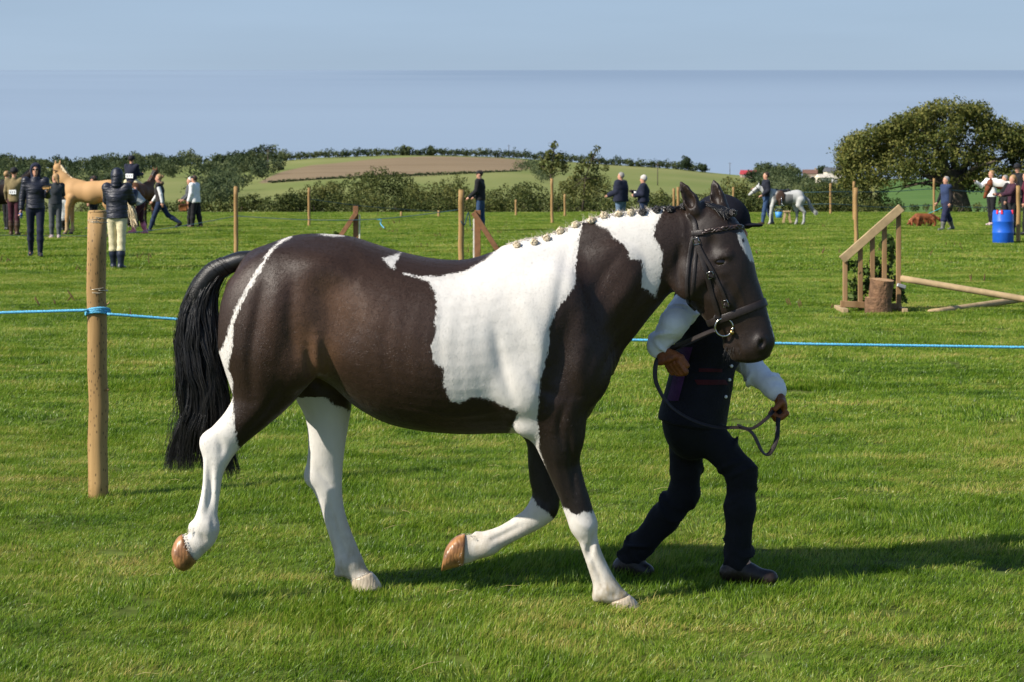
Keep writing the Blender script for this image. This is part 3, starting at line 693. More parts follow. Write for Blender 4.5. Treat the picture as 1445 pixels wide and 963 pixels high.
# muscle and bone under the skin
def el(px, py, y, r, k=.05, op='add', a=0.0, head=False):
    c = at(px, py, y); ca, sa = math.cos(R(a)), math.sin(R(a))
    rot = np.array([[ca, 0, -sa], [0, 1, 0], [sa, 0, ca]])
    if head:
        c = hT(c); cp, sn = math.cos(PSI), math.sin(PSI); rot = np.array([[cp, sn, 0], [-sn, cp, 0], [0, 0, 1]]) @ rot
    body_sdf.ell(c, r, k, op, rot)
for sy in (-1, 1):
    el(392, 440, sy * .175, (.21, .115, .25), .09, a=-12)          # haunch
    el(362, 475, sy * .165, (.13, .10, .22), .07, a=10)            # back of the thigh
    el(425, 505, sy * .205, (.085, .065, .12), .06, a=-18)         # stifle
    el(452, 384, sy * .205, (.075, .06, .05), .10)                # point of the hip
    el(468, 440, sy * .355, (.05, .055, .15), .09, 'sub', a=14)   # hollow of the flank
    el(765, 470, sy * .185, (.13, .075, .25), .10, a=-20)           # shoulder blade
    el(742, 545, sy * .215, (.12, .075, .12), .07, a=25)           # triceps
    el(825, 520, sy * .14, (.10, .085, .13), .07, a=10)            # point of the shoulder
    el(793, 500, sy * .285, (.02, .03, .17), .07, 'sub', a=-14)    # groove before the arm
    el(796, 612, sy * .165, (.085, .055, .11), .05, a=-8)          # forearm
    el(742, 600, sy * .175, (.045, .04, .04), .06)                   # elbow
    el(850, 405, sy * .095, (.10, .035, .16), .07, a=-30)
    el(980, 396, sy * .082, (.085, .035, .085), .03, head=True)    # cheek
    el(1027, 361, sy * .083, (.036, .026, .026), .018, head=True, a=25)   # brow
    el(1025, 384, sy * .083, (.030, .016, .016), .018, head=True, a=25)   # under the eye
    el(1036, 412, sy * .070, (.022, .014, .085), .02, head=True, a=-18)   # facial crest
    el(1074, 482, sy * .050, (.027, .018, .034), .018, head=True, a=-15)  # nostril wing
    el(1078, 484, sy * .072, (.012, .022, .021), .006, 'sub', a=-22, head=True)
    el(1022, 369, sy * .110, (.027, .016, .014), .005, 'sub', a=20, head=True)
    el(1021, 365, sy * .098, (.030, .013, .008), .006, a=20, head=True)          # upper lid
    el(1021, 375, sy * .096, (.026, .010, .006), .006, a=16, head=True)          # lower lid
    el(1000, 415, sy * .115, (.02, .02, .075), .03, 'sub', head=True, a=-38)
    el(1010, 345, sy * .112, (.016, .018, .03), .03, 'sub', head=True)
el(1046, 503, 0, (.045, .04, .022), .015, head=True)               # lower lip
el(1030, 487, 0, (.028, .032, .022), .03, head=True)                # chin
for sy in (-1, 1):                                                 # line of the mouth
    M_ = [hT(at(1038 + 14 * q, 472 + 36 * q, sy * (.062 - .016 * q))) for q in (0, .5, 1)]
    body_sdf.cone(M_[0], M_[1], .005, .005, .006, 'sub'); body_sdf.cone(M_[1], M_[2], .005, .004, .006, 'sub')
# hocks, knees, fetlocks
for (px, py, y, r) in ((296, 626, -.14, (.035, .03, .045)), (442, 672, .16, (.035, .032, .04)), (823, 742, -.14, (.052, .047, .05)), (770, 718, .14, (.045, .047, .042)),
                       (290, 744, -.14, (.045, .04, .04)), (492, 795, .16, (.045, .04, .04)), (856, 836, -.14, (.045, .04, .036)), (688, 768, .14, (.045, .04, .042))):
    el(px, py, y, r, .03)
for (px, py, y) in ((272, 744, -.14), (477, 808, .16), (842, 843, -.14), (673, 757, .14)): el(px, py, y, (.018, .02, .02), .02)
el(835, 770, -.14 - .034, (.008, .012, .10), .02, 'sub', a=-20)
el(297, 700, -.14 - .034, (.008, .012, .12), .02, 'sub', a=6)
# ears
def ear(base, mid, tip, y0, y1, open_dir):
    b, m_, t = at(*base, y0), at(*mid, (y0 + y1) / 2), at(*tip, y1)
    b, m_, t = hT(b), hT(m_), hT(t)
    body_sdf.cone(b, m_, .034, .031, .012); body_sdf.cone(m_, m_ * .45 + t * .55, .031, .020, .012); body_sdf.cone(m_ * .45 + t * .55, t, .020, .003, .008)
    o = np.array(open_dir) * .022
    body_sdf.cone(b * .4 + m_ * .6 + o, m_ + o, .016, .022, .004, 'sub'); body_sdf.cone(m_ + o, m_ * .3 + t * .7 + o * .75, .022, .010, .004, 'sub')
ear((984, 299), (978, 283), (963, 255), -.055, -.07, (-.35, -.9, .1))
ear((1016, 298), (1009, 279), (1003, 253), .055, .075, (-.55, -.8, .1))
body_me = body_sdf.surface('pony_body', 14); del body_sdf

co = np.empty(len(body_me.vertices) * 3, np.float32); body_me.vertices.foreach_get('co', co); co = co.reshape(-1, 3).astype(float)
# lines of muscle, tendon and bone: shallow ridges and grooves worked into the surface
vn = np.empty(len(co) * 3, np.float32); body_me.vertices.foreach_get('normal', vn); vn = vn.reshape(-1, 3).astype(float)
s0 = FPX / (D0 + co[:, 1]); SX = CX + co[:, 0] * s0; SY = HZ + (HC - co[:, 2]) * s0
def stroke(path, w, dep, side=0):
    P = crom(path, 4); d = np.full(len(co), 1e9); tt = np.zeros(len(co)); m_ = len(P) - 1
    for i_ in range(m_):
        a, b = P[i_], P[i_ + 1]; e = b - a; t = np.clip(((SX - a[0]) * e[0] + (SY - a[1]) * e[1]) / max(e.dot(e), 1e-6), 0, 1); q = np.hypot(SX - a[0] - e[0] * t, SY - a[1] - e[1] * t)
        tt = np.where(q < d, (i_ + t) / m_, tt); d = np.minimum(d, q)
    amt = dep * np.exp(-(d / w) ** 2) * np.sin(np.clip(tt, .04, .96) * np.pi) ** .6 * smoothstep(.15, .5, abs(vn[:, 1]))
    if side: amt = amt * (np.sign(co[:, 1]) == side) * (np.sign(vn[:, 1]) == -1 if True else 1)
    return amt
disp = np.zeros(len(co))
for path, w, dep in (([(375, 390), (362, 450), (353, 510), (357, 565)], 9, -.012), ([(396, 395), (387, 455), (384, 520)], 14, .009), ([(415, 395), (410, 455), (419, 512)], 10, -.008), ([(434, 490), (440, 527), (452, 548)], 7, -.012),
                     ([(447, 470), (448, 507), (458, 532)], 8, .013), ([(472, 390), (502, 430), (504, 485)], 13, -.008), ([(800, 355), (788, 430), (776, 490), (770, 535)], 9, -.010), ([(697, 460), (711, 530), (729, 578)], 9, -.010),
                     ([(735, 415), (760, 480), (776, 520)], 13, .008), ([(930, 424), (895, 462), (862, 505), (840, 548)], 8, -.010), ([(905, 378), (870, 430), (835, 482)], 13, .008), ([(882, 348), (850, 392), (830, 436)], 9, -.006),
                     ([(745, 520), (765, 548), (790, 560)], 8, -.007), ([(830, 470), (818, 520), (822, 560)], 10, .007), ([(962, 342), (956, 378), (959, 410)], 6, -.010), ([(1010, 393), (1028, 420), (1040, 442)], 5, .006), ([(1022, 398), (1048, 446)], 6, -.005),
                     ([(1032, 388), (1044, 412), (1052, 436)], 2.2, .0025), ([(560, 575), (640, 588), (710, 578)], 3, .003)): disp += stroke(path, w, dep)
for i_ in range(7): disp += stroke([(528 + i_ * 25, 430), (520 + i_ * 25, 490), (534 + i_ * 24, 556)], 7 + (i_ % 3), -.0012 - .0007 * ((i_ * 5) % 3))
for path, w, dep, sd in (([(800, 565), (790, 602), (797, 640)], 6, -.008, -1), ([(802, 610), (808, 660), (813, 702)], 5, -.008, -1), ([(782, 640), (790, 680), (800, 712)], 5, .005, -1), ([(398, 543), (370, 585), (343, 613)], 6, -.008, -1), ([(298, 652), (297, 690), (291, 732)], 4, -.009, -1), ([(290, 652), (289, 690), (283, 726)], 3, .004, -1),
                         ([(826, 762), (838, 795), (851, 826)], 4, -.009, -1), ([(303, 612), (312, 628), (312, 645)], 5, -.007, -1), ([(808, 728), (822, 742), (834, 746)], 5, .005, -1), ([(282, 752), (290, 766)], 4, -.005, -1), ([(858, 838), (872, 842)], 4, -.005, -1),
                         ([(460, 702), (475, 745), (491, 786)], 4, -.008, 1), ([(737, 742), (706, 757), (690, 764)], 4, -.008, 1), ([(446, 660), (458, 676), (470, 690)], 5, -.006, 1), ([(768, 705), (772, 722)], 5, -.005, 1)): disp += stroke(path, w, dep, sd)
co = co + vn * disp[:, None]; body_me.vertices.foreach_set('co', co.astype(np.float32).ravel()); body_me.update()
sc_ = FPX / (D0 + co[:, 1]); VX = CX + co[:, 0] * sc_; VY = HZ + (HC - co[:, 2]) * sc_; near = co[:, 1] < 0.0
WHITE = [
    [(702, 300), (826, 270), (824, 306), (821, 318), (817, 342), (813, 362), (812, 403), (806, 411), (799, 419), (785, 440), (775, 465), (777, 479), (772, 504), (764, 532), (760, 560),
     (759, 593), (761, 616), (760, 630), (764, 644), (774, 674), (784, 700), (790, 716), (730, 716), (715, 620), (732, 582), (707, 571), (689, 563), (668, 560), (649, 569), (637, 567),
     (626, 542), (627, 520), (612, 511), (608, 490), (615, 472), (614, 451), (617, 433), (614, 412), (605, 398), (590, 393), (569, 386), (580, 387), (591, 390), (622, 390), (661, 381), (686, 365), (704, 350)],
    [(820, 270), (820, 312), (829, 313), (836, 309), (844, 318), (857, 324), (867, 337), (882, 345), (887, 355), (888, 366), (905, 367), (907, 380), (906, 405), (915, 410), (925, 420), (931, 400), (934, 378),
     (936, 360), (930, 345), (923, 332), (926, 317), (934, 302), (938, 293), (938, 270)],
    [(412, 332), (404, 336), (397, 339), (379, 355), (368, 373), (356, 392), (345, 412), (333, 433), (326, 454), (320, 475), (312, 493), (300, 505), (300, 545), (312, 520), (322, 548),
     (328, 556), (329, 540), (323, 520), (324, 510), (329, 489), (328, 475), (329, 458), (338, 437), (347, 419), (363, 392), (374, 371), (386, 352), (400, 341), (412, 335)],
    [(449, 330), (455, 322), (482, 322), (486, 333), (470, 334)],
    [(539, 364), (552, 361), (566, 357), (562, 365), (557, 372), (559, 381), (552, 379), (547, 373)],
    [(323, 522), (328, 556), (330, 575), (331, 595), (333, 613), (337, 630), (345, 640), (345, 830), (200, 830), (200, 600), (300, 590), (318, 572), (322, 548)],
    [(788, 716), (799, 717), (806, 723), (816, 726), (824, 721), (833, 724), (845, 716), (935, 880), (800, 880), (790, 760)],
]
FACE = [[(1040, 329), (1050, 328), (1060, 334), (1072, 350), (1066, 372), (1057, 368), (1050, 354), (1043, 342)],
        [(1082, 440), (1098, 438), (1108, 475), (1093, 474), (1088, 462)]]
wd_ = np.full(len(co), -1e3)
for P in WHITE[:5]: wd_ = np.maximum(wd_, poly_sd(VX, VY, P))
low = VY > 560
for P in WHITE[5:]: wd_ = np.where(near, np.maximum(wd_, poly_sd(VX, VY, P)), wd_)
for P in FACE: wd_ = np.maximum(wd_, np.where(VX > 960, poly_sd(VX, VY, P), -1e3))
fh = (~near) & low & (VX < 600); ff = (~near) & low & (VX > 600)
wd_ = np.where(fh, poly_sd(VX, VY, [(400, 546), (432, 550), (453, 557), (472, 571), (485, 576), (500, 582), (560, 860), (400, 860)]), wd_)
wd_ = np.where(ff, poly_sd(VX, VY, [(740, 700), (752, 703), (760, 716), (772, 722), (782, 733), (790, 744), (760, 780), (600, 860), (600, 740)]), wd_)
wd_ = np.where(VX > 960, np.minimum(wd_, np.hypot((VX - 1049) * 1.3, VY - 340) - 3), wd_)
fattr(body_me, 'white', wd_ / 335.0)
# base tone of the dark coat: 0 black points, 1 liver brown, more on the lighter flank, partly glow painted into the colour
tone = np.ones(len(co))
tone *= 1 - .85 * smoothstep(585, 650, VY)
tone *= 1 - .6 * smoothstep(1035, 1090, VX) * smoothstep(420, 490, VY)
tone *= 1 - .30 * smoothstep(940, 1000, VX)
tone *= 1 - .12 * smoothstep(640, 760, VX) * (VX < 985) * smoothstep(440, 560, VY)
def spot(x, y, rx, ry): return np.exp(-((VX - x) / rx) ** 2 - ((VY - y) / ry) ** 2)
tone += .95 * spot(446, 505, 34, 42) + .55 * spot(470, 430, 60, 60) + .30 * spot(330, 400, 30, 60) + .45 * spot(560, 470, 80, 80) + .35 * spot(395, 470, 45, 70) + .30 * spot(450, 400, 70, 40) + .3 * spot(870, 400, 40, 50)
fattr(body_me, 'tone', tone)
pink = np.clip(spot(1050, 498, 10, 12) * .5 + spot(1048, 345, 0.1, .1), 0, 1)

def coat_mat():
    m, N, L, B = newmat('pony_coat')
    A = N.new('ShaderNodeAttribute'); A.attribute_name = 'white'; T = N.new('ShaderNodeAttribute'); T.attribute_name = 'tone'
    tc = N.new('ShaderNodeTexCoord')
    def noise(scale, stretch=(1, 1, 1), rot=(0, 0, 0), detail=3, rough=.55):
        mp = N.new('ShaderNodeMapping'); mp.inputs['Scale'].default_value = stretch; mp.inputs['Rotation'].default_value = rot
        n = N.new('ShaderNodeTexNoise'); n.inputs['Scale'].default_value = scale; n.inputs['Detail'].default_value = detail; n.inputs['Roughness'].default_value = rough
        L.new(tc.outputs['Object'], mp.inputs['Vector']); L.new(mp.outputs[0], n.inputs['Vector']); return n.outputs['Fac']
    def mth(op, a, b=None, c=None):
        q = N.new('ShaderNodeMath'); q.operation = op
        for i, v in enumerate((a, b, c)):
            if v is None: continue
            if hasattr(v, 'type'): L.new(v, q.inputs[i])
            else: q.inputs[i].default_value = v
        return q.outputs[0]
    def mix(f, a, b, bt='MIX'):
        q = N.new('ShaderNodeMix'); q.data_type = 'RGBA'; q.blend_type = bt
        for k, v in (('Factor', f), ('A', a), ('B', b)):
            if hasattr(v, 'type'): L.new(v, q.inputs[k])
            elif k == 'Factor': q.inputs[k].default_value = v
            else: q.inputs[k].default_value = tuple(v) + (1,)
        return q.outputs['Result']
    hair = noise(160, (1, 1, .28), (0, R(28), 0), 2)           # lie of the coat: down and back
    hair2 = noise(420, (1, 1, .16), (0, R(28), 0), 2)
    big = noise(24, detail=4); fine = noise(900, (1, 1, .3), (0, R(28), 0), 1)
    e = mth('ADD', A.outputs['Fac'], mth('MULTIPLY', mth('SUBTRACT', hair, .5), .026))
    e = mth('ADD', e, mth('MULTIPLY', mth('SUBTRACT', big, .5), .016))
    e = mth('ADD', e, mth('MULTIPLY', mth('SUBTRACT', hair2, .5), .012))
    mr = N.new('ShaderNodeMapRange'); mr.inputs['From Min'].default_value = -.0022; mr.inputs['From Max'].default_value = .0022
    L.new(e, mr.inputs['Value']); W = mr.outputs[0]
    dk = N.new('ShaderNodeValToRGB'); el_ = dk.color_ramp.elements
    el_[0].position = 0; el_[0].color = (.0045, .004, .004, 1); el_[1].position = 1; el_[1].color = (.120, .062, .034, 1)
    for p, c in ((.18, (.0065, .0050, .0045)), (.5, (.0165, .0092, .0062)), (.75, (.040, .0205, .0125))):
        q = el_.new(p); q.color = c + (1,)
    tn = mth('MULTIPLY', T.outputs['Fac'], .5); tn = mth('ADD', tn, mth('MULTIPLY', mth('SUBTRACT', noise(7, detail=4), .5), .16))
    L.new(tn, dk.inputs[0])
    dcol = mix(mth('MULTIPLY', mth('SUBTRACT', fine, .42), .55), dk.outputs[0], (.15, .09, .06))
    wcol = mix(noise(9, detail=5), (.66, .64, .605), (.60, .565, .52))
    sz = N.new('ShaderNodeSeparateXYZ'); L.new(tc.outputs['Object'], sz.inputs[0])
    dz = N.new('ShaderNodeMapRange'); dz.inputs['From Min'].default_value = .42; dz.inputs['From Max'].default_value = .05; L.new(sz.outputs['Z'], dz.inputs['Value'])
    wcol = mix(mth('MULTIPLY', mth('ADD', dz.outputs[0], .10), mth('MULTIPLY', mth('MULTIPLY', noise(14, detail=6), noise(45, (1, 1, .4), detail=4)), 2.2)), wcol, (.30, .245, .16))      # dust and grass stain on the lower legs
    L.new(mix(W, dcol, wcol), B.inputs['Base Color'])
    rg = N.new('ShaderNodeMapRange'); rg.inputs['To Min'].default_value = .44; rg.inputs['To Max'].default_value = .82
    L.new(W, rg.inputs['Value']); L.new(rg.outputs[0], B.inputs['Roughness'])
    sp_ = N.new('ShaderNodeMapRange'); sp_.inputs['To Min'].default_value = .31; sp_.inputs['To Max'].default_value = .08
    L.new(W, sp_.inputs['Value']); L.new(sp_.outputs[0], B.inputs['Specular IOR Level'])
    B.inputs['Sheen Weight'].default_value = .05; B.inputs['Sheen Roughness'].default_value = .4; B.inputs['Sheen Tint'].default_value = (1, .8, .62, 1)
    b1 = N.new('ShaderNodeBump'); b1.inputs['Strength'].default_value = .5; b1.inputs['Distance'].default_value = .0012
    L.new(mth('ADD', mth('MULTIPLY', hair2, .6), fine), b1.inputs['Height'])
    b2 = N.new('ShaderNodeBump'); b2.inputs['Strength'].default_value = .35; b2.inputs['Distance'].default_value = .012
    L.new(noise(11, (1, 1, .7), detail=3), b2.inputs['Height']); L.new(b2.outputs[0], b1.inputs['Normal'])
    L.new(b1.outputs[0], B.inputs['Normal'])
    return m
body = link('body', body_me, pony, coat_mat())
bvh = BVHTree.FromPolygons([tuple(p) for p in co], [tuple(p.vertices) for p in body_me.polygons])
def skin_at(px, py, lift_=0.0):
    """point of the near flank seen at a pixel, and its normal"""
    o = Vector((0, -D0, HC)); d = (Vector(at(px, py, 0)) - o).normalized()
    h = bvh.ray_cast(o, d)
    if h[0] is None: p = Vector(at(px, py, 0)); return p, Vector((0, -1, 0))
    return h[0] + h[1] * lift_, h[1]

# short summer coat: fine hairs lying down and back over the whole body
def coat_hair():
    q = np.array([p.vertices[:] for p in body_me.polygons]); A, B_, C_, D_ = (co[q[:, k]] for k in range(4))
    nrm = np.cross(C_ - A, D_ - B_); ar = np.linalg.norm(nrm, axis=1); nrm /= ar[:, None] + 1e-12
    wt = ar * np.where(nrm[:, 1] < .35, 1.0, .35) * np.where(wd_[q[:, 0]] > 6, .2, 1.0); n = 210000
    k = rng.choice(len(q), n, p=wt / wt.sum()); u, v = rng.random(n), rng.random(n)
    def bl(a, b, c, d): u_ = u.reshape(-1, *([1] * (a.ndim - 1))); v_ = v.reshape(-1, *([1] * (a.ndim - 1))); return a * (1 - u_) * (1 - v_) + b * u_ * (1 - v_) + c * u_ * v_ + d * (1 - u_) * v_
    p = bl(A[k], B_[k], C_[k], D_[k]); N_ = nrm[k]
    px = CX + p[:, 0] * 335; legz = smoothstep(.75, .55, p[:, 2]); headw = smoothstep(945, 985, px)
    d = np.stack([-.75 * (1 - legz) * (1 - headw) - .06 * legz + .30 * headw, 0 * px, -.62 - .4 * legz - .4 * headw], 1)
    d += .09 * rng.normal(size=d.shape) + .2 * np.sin(p @ np.array([[7, 3, 5], [2, 6, 4], [9, 4, 7.]]))
    d -= N_ * (d * N_).sum(1)[:, None]; d /= np.linalg.norm(d, axis=1)[:, None] + 1e-9
    L_ = rng.uniform(.006, .012, n) * (1 - .35 * headw - .2 * legz); s_ = np.cross(N_, d); w = .00050 * rng.uniform(.7, 1.3, n)
    s_ = s_ + N_ * rng.normal(0, .22, n)[:, None]
    a0 = p - N_ * .0006; tip = p + d * L_[:, None] + N_ * (L_ * rng.uniform(.02, .12, n))[:, None]; mid = p + d * L_[:, None] * .5 + N_ * (L_ * rng.uniform(.03, .07, n))[:, None]
    V = np.stack([a0 - s_ * w[:, None], a0 + s_ * w[:, None], mid + s_ * w[:, None] * .8, tip, mid - s_ * w[:, None] * .8], 1).reshape(-1, 3); b = np.arange(n)[:, None] * 5
    T = np.concatenate([b + [0, 1, 2], b + [0, 2, 4], b + [4, 2, 3]])
    me = mesh_np('coat_hair', V, T); wa = wd_ / 335.0
    fattr(me, 'white', np.repeat(bl(*(wa[q[:, j]][k] for j in range(4))) + rng.normal(0, .002, n), 5)); fattr(me, 'tone', np.repeat(bl(*(tone[q[:, j]][k] for j in range(4))) + rng.normal(0, .20, n), 5))
    return tag(link('coat_hair', me, pony, body_me.materials[0]), kind='stuff')
coat_hair()

# hooves
def horn_mat(name, ca, cb):
    m, N, L, B = newmat(name)
    tc = N.new('ShaderNodeTexCoord'); n = N.new('ShaderNodeTexNoise'); n.inputs['Scale'].default_value = 22; n.inputs['Detail'].default_value = 5
    L.new(tc.outputs['Object'], n.inputs['Vector'])
    rp = N.new('ShaderNodeValToRGB'); rp.color_ramp.elements[0].position = .32; rp.color_ramp.elements[0].color = ca + (1,)
    rp.color_ramp.elements[1].position = .68; rp.color_ramp.elements[1].color = cb + (1,)
    L.new(n.outputs['Fac'], rp.inputs[0]); L.new(rp.outputs[0], B.inputs['Base Color'])
    bp = N.new('ShaderNodeBump'); bp.inputs['Strength'].default_value = .2; bp.inputs['Distance'].default_value = .003
    w = N.new('ShaderNodeTexWave'); w.inputs['Scale'].default_value = 22; w.inputs['Distortion'].default_value = 7
    L.new(tc.outputs['Object'], w.inputs['Vector']); L.new(w.outputs['Fac'], bp.inputs['Height']); L.new(bp.outputs[0], B.inputs['Normal'])
    B.inputs['Roughness'].default_value = .38; return m
horn = horn_mat('hoof_horn', (.10, .042, .016), (.42, .20, .075)); pale_horn = horn_mat('pale_hoof_horn', (.33, .26, .18), (.50, .42, .31))
for rows, y in (([((277, 793), (257, 754), .050), ((271, 800), (250, 759), .055), ((261, 806), (245, 768), .058), ((252, 802), (243, 776), .054)], -.14),
                ([((525, 808), (496, 817), .050), ((533, 817), (495, 823), .056), ((540, 829), (498, 834), .060)], .16),
                ([((889, 840), (860, 849), .052), ((898, 848), (862, 855), .057), ((908, 860), (864, 865), .060)], -.14),
                ([((654, 798), (656, 753), .050), ((642, 801), (644, 757), .055), ((630, 804), (634, 766), .059), ((623, 806), (628, 776), .056)], .14)):
    V, T = loft(lift(rows, 0) if False else [st(r[0], r[1], r[2], y) for r in rows], n=3, seg=24, dome=.10, expo=2.3)
    link('hoof', mesh_np('hoof', V, T), pony, pale_horn if rows[0][0][0] in (525, 889) else horn)
# feathery hair round the coronets
white_hair = pm('white_horse_hair', (.72, .66, .56), rough=.5, var=.15, scale=30, bump=.1)
black_hair = pm('black_horse_hair', (.010, .0088, .0082), rough=.34, var=.4, scale=30, bump=.2, bscale=300, spec=.55)
def strands(mb, roots, dirs, lens, rad, bend=(0, 0, -1), seg=4, n=3, curl=.35):
    for p, d, l in zip(roots, dirs, lens):
        p = Vector(p); d = Vector(d).normalized(); b = Vector(bend); pts = []; q = p.copy()
        for i in range(seg + 1):
            pts.append(q.copy()); dd = (d + b * curl * i / seg).normalized(); q = q + dd * (l / seg)
        mb.tube(pts, [rad * (1 - .85 * i / seg) for i in range(seg + 1)], n=n, caps=False)
mb = MB(); ro, di, le = [], [], []
for (a, b, y, out, cnt) in (((263, 752), (276, 793), -.14, (-.8, 0, -.35), 70), ((656, 754), (655, 797), .14, (-.95, 0, -.25), 80), ((520, 806), (494, 816), .16, (.35, 0, -.9), 120), ((888, 839), (858, 849), -.14, (.35, 0, -.9), 120),
                            ((272, 738), (270, 750), -.14, (-.6, 0, -.7), 14), ((672, 756), (664, 756), .14, (-.7, 0, .4), 24)):
    for _ in range(cnt):
        t = random.random(); th = random.uniform(-math.pi, 0); c = at(a[0] * (1 - t) + b[0] * t, a[1] * (1 - t) + b[1] * t, y)
        w = .043 * math.sqrt(max(.08, 1 - (2 * t - 1) ** 2))
        ro.append((c[0], c[1] - w + random.uniform(-.004, .004) if random.random() < .8 else c[1] + random.uniform(-w, w), c[2])); di.append((out[0] + random.gauss(0, .25), random.gauss(-.12, .2), out[2] + random.gauss(0, .25))); le.append(random.uniform(.014, .030))
strands(mb, ro, di, le, .0008, seg=3)
tag(mb.build('feather_hair', white_hair, pony), kind='stuff')

# eyes
eye_m, N_, L_, B_ = newmat('pony_eye'); B_.inputs['Base Color'].default_value = (.012, .006, .004, 1); B_.inputs['Roughness'].default_value = .08
nz_ = N_.new('ShaderNodeTexNoise'); nz_.inputs['Scale'].default_value = 30; rp_ = N_.new('ShaderNodeValToRGB')
rp_.color_ramp.elements[0].color = (.005, .003, .002, 1); rp_.color_ramp.elements[1].color = (.010, .005, .003, 1); L_.new(nz_.outputs['Fac'], rp_.inputs[0]); L_.new(rp_.outputs[0], B_.inputs['Base Color'])
for sy in (-1, 1):
    MB().ball(hT(at(1022, 370, sy * .0895)), (.026, .018, .021), 16, 10).build('eye', eye_m, pony, True)

# tail: dock and hanging hair
dock_c = [(356, 366, 15), (340, 368, 16), (322, 374, 16), (304, 383, 16.5), (290, 397, 17), (280, 413, 17.5), (276, 430, 17)]
dst = []
for i, (x, y, r) in enumerate(dock_c):
    a = np.array(dock_c[max(i - 1, 0)][:2]); b = np.array(dock_c[min(i + 1, len(dock_c) - 1)][:2]); t = (b - a) / np.linalg.norm(b - a); n_ = np.array([-t[1], t[0]])
    dst.append(st((x + n_[0] * r * .82, y + n_[1] * r * .82), (x - n_[0] * r * .82, y - n_[1] * r * .82), .042))
V, T = loft(dst, n=10, seg=20, dome=.5)
dock = link('dock', mesh_np('dock', V, T), pony, black_hair)
tl = np.array([(420, 258, 294), (434, 251, 299), (450, 248, 304), (479, 250, 308), (511, 253, 313), (546, 254, 320), (578, 252, 322), (610, 246, 322), (640, 240, 330), (662, 236, 336), (690, 232, 340)], float)
mb = MB()
dc = crom([(x, y, r) for x, y, r in dock_c], 8)
for i in range(2900):
    u = random.uniform(-1, 1); v = random.uniform(-1, 1) * math.sqrt(1 - u * u * .85)
    k = random.random() ** .7; j = int(18 + k * (len(dc) - 19)); x0, y0, r0 = dc[j]
    yend = random.choice((random.uniform(560, 640), random.uniform(625, 668), random.uniform(645, 664))) + (random.uniform(0, 14) if u > .55 else 0) - 18 * (abs(v) > .8)
    side = u * r0
    pts = []; cl = (int((u + 1) * 4.5), int((v + 1) * 2)); rc = random.Random(cl[0] * 7 + cl[1]); ph = rc.uniform(0, 6.28) + random.gauss(0, .35); am = rc.uniform(2.5, 6.5)
    sx, sy_ = x0 + (side * .75 if j > 40 else random.uniform(-4, 4) + side * .35), y0 + (abs(side) * .3 if j > 40 else side * .7)
    ys = np.linspace(max(sy_, 395), yend, 15)
    for q, yy in enumerate(ys):
        L_x = np.interp(yy, tl[:, 0], tl[:, 1]); R_x = np.interp(yy, tl[:, 0], tl[:, 2])
        tx = L_x + (R_x - L_x) * (.5 + .5 * u) + am * math.sin(yy * .045 + ph) + 1.2 * math.sin(yy * .16 + ph * 2) * (q > 3)
        w = smoothstep(0, 1, min(1, q / 3.5)); px = sx * (1 - w) + tx * w; py = sy_ * (1 - w) + yy * w if q < 4 else yy
        w2 = min(1, q / 4)
        pts.append(at(px, py, v * (.040 + .05 * w2 * math.sin(min(1, (yy - 400) / 180) * 1.8)) + .004 * math.sin(yy * .09 + ph)))
    mb.tube(pts, [.0019 * (1 - .7 * (q / 14) ** 2) for q in range(15)], n=3, caps=False)
for i in range(60):                                                # loose hairs
    u = random.choice((-1, 1)) * random.uniform(.9, 1.25); y0 = random.uniform(450, 600); l = random.uniform(40, 90)
    pts = [at(np.interp(y0 + l * q / 6, tl[:, 0], tl[:, 1]) * (.5 - .5 * u) + np.interp(y0 + l * q / 6, tl[:, 0], tl[:, 2]) * (.5 + .5 * u) + 2 * math.sin(q + i), y0 + l * q / 6, random.uniform(-.01, .01)) for q in range(7)]
    mb.tube(pts, .0009, n=3, caps=False)
tag(mb.build('tail_hair', black_hair, pony, True), kind='stuff')
mb = MB()                                                          # ribbed hair lying round the dock
for j in range(14, len(dc) - 4):
    for k in range(7):
        x0, y0, r0 = dc[j] + (dc[min(j + 1, len(dc) - 1)] - dc[j]) * random.random()
        a = dc[max(j - 1, 0)][:2]; b = dc[min(j + 1, len(dc) - 1)][:2]; t = (b - a) / np.linalg.norm(b - a); n_ = np.array([-t[1], t[0]])
        ang = np.linspace(-2.6, -.2, 8) + random.uniform(-.2, .2); pts = []
        for q, an in enumerate(ang):
            off = math.cos(an) * r0 * .86; sh = q * 1.6
            pts.append(at(x0 - n_[0] * off * -1 + t[0] * sh, y0 - n_[1] * off * -1 + t[1] * sh, .044 * math.sin(an)))
        mb.tube(pts, .0022, n=3, caps=False)
tag(mb.build('dock_hair', black_hair, pony, True), kind='stuff')

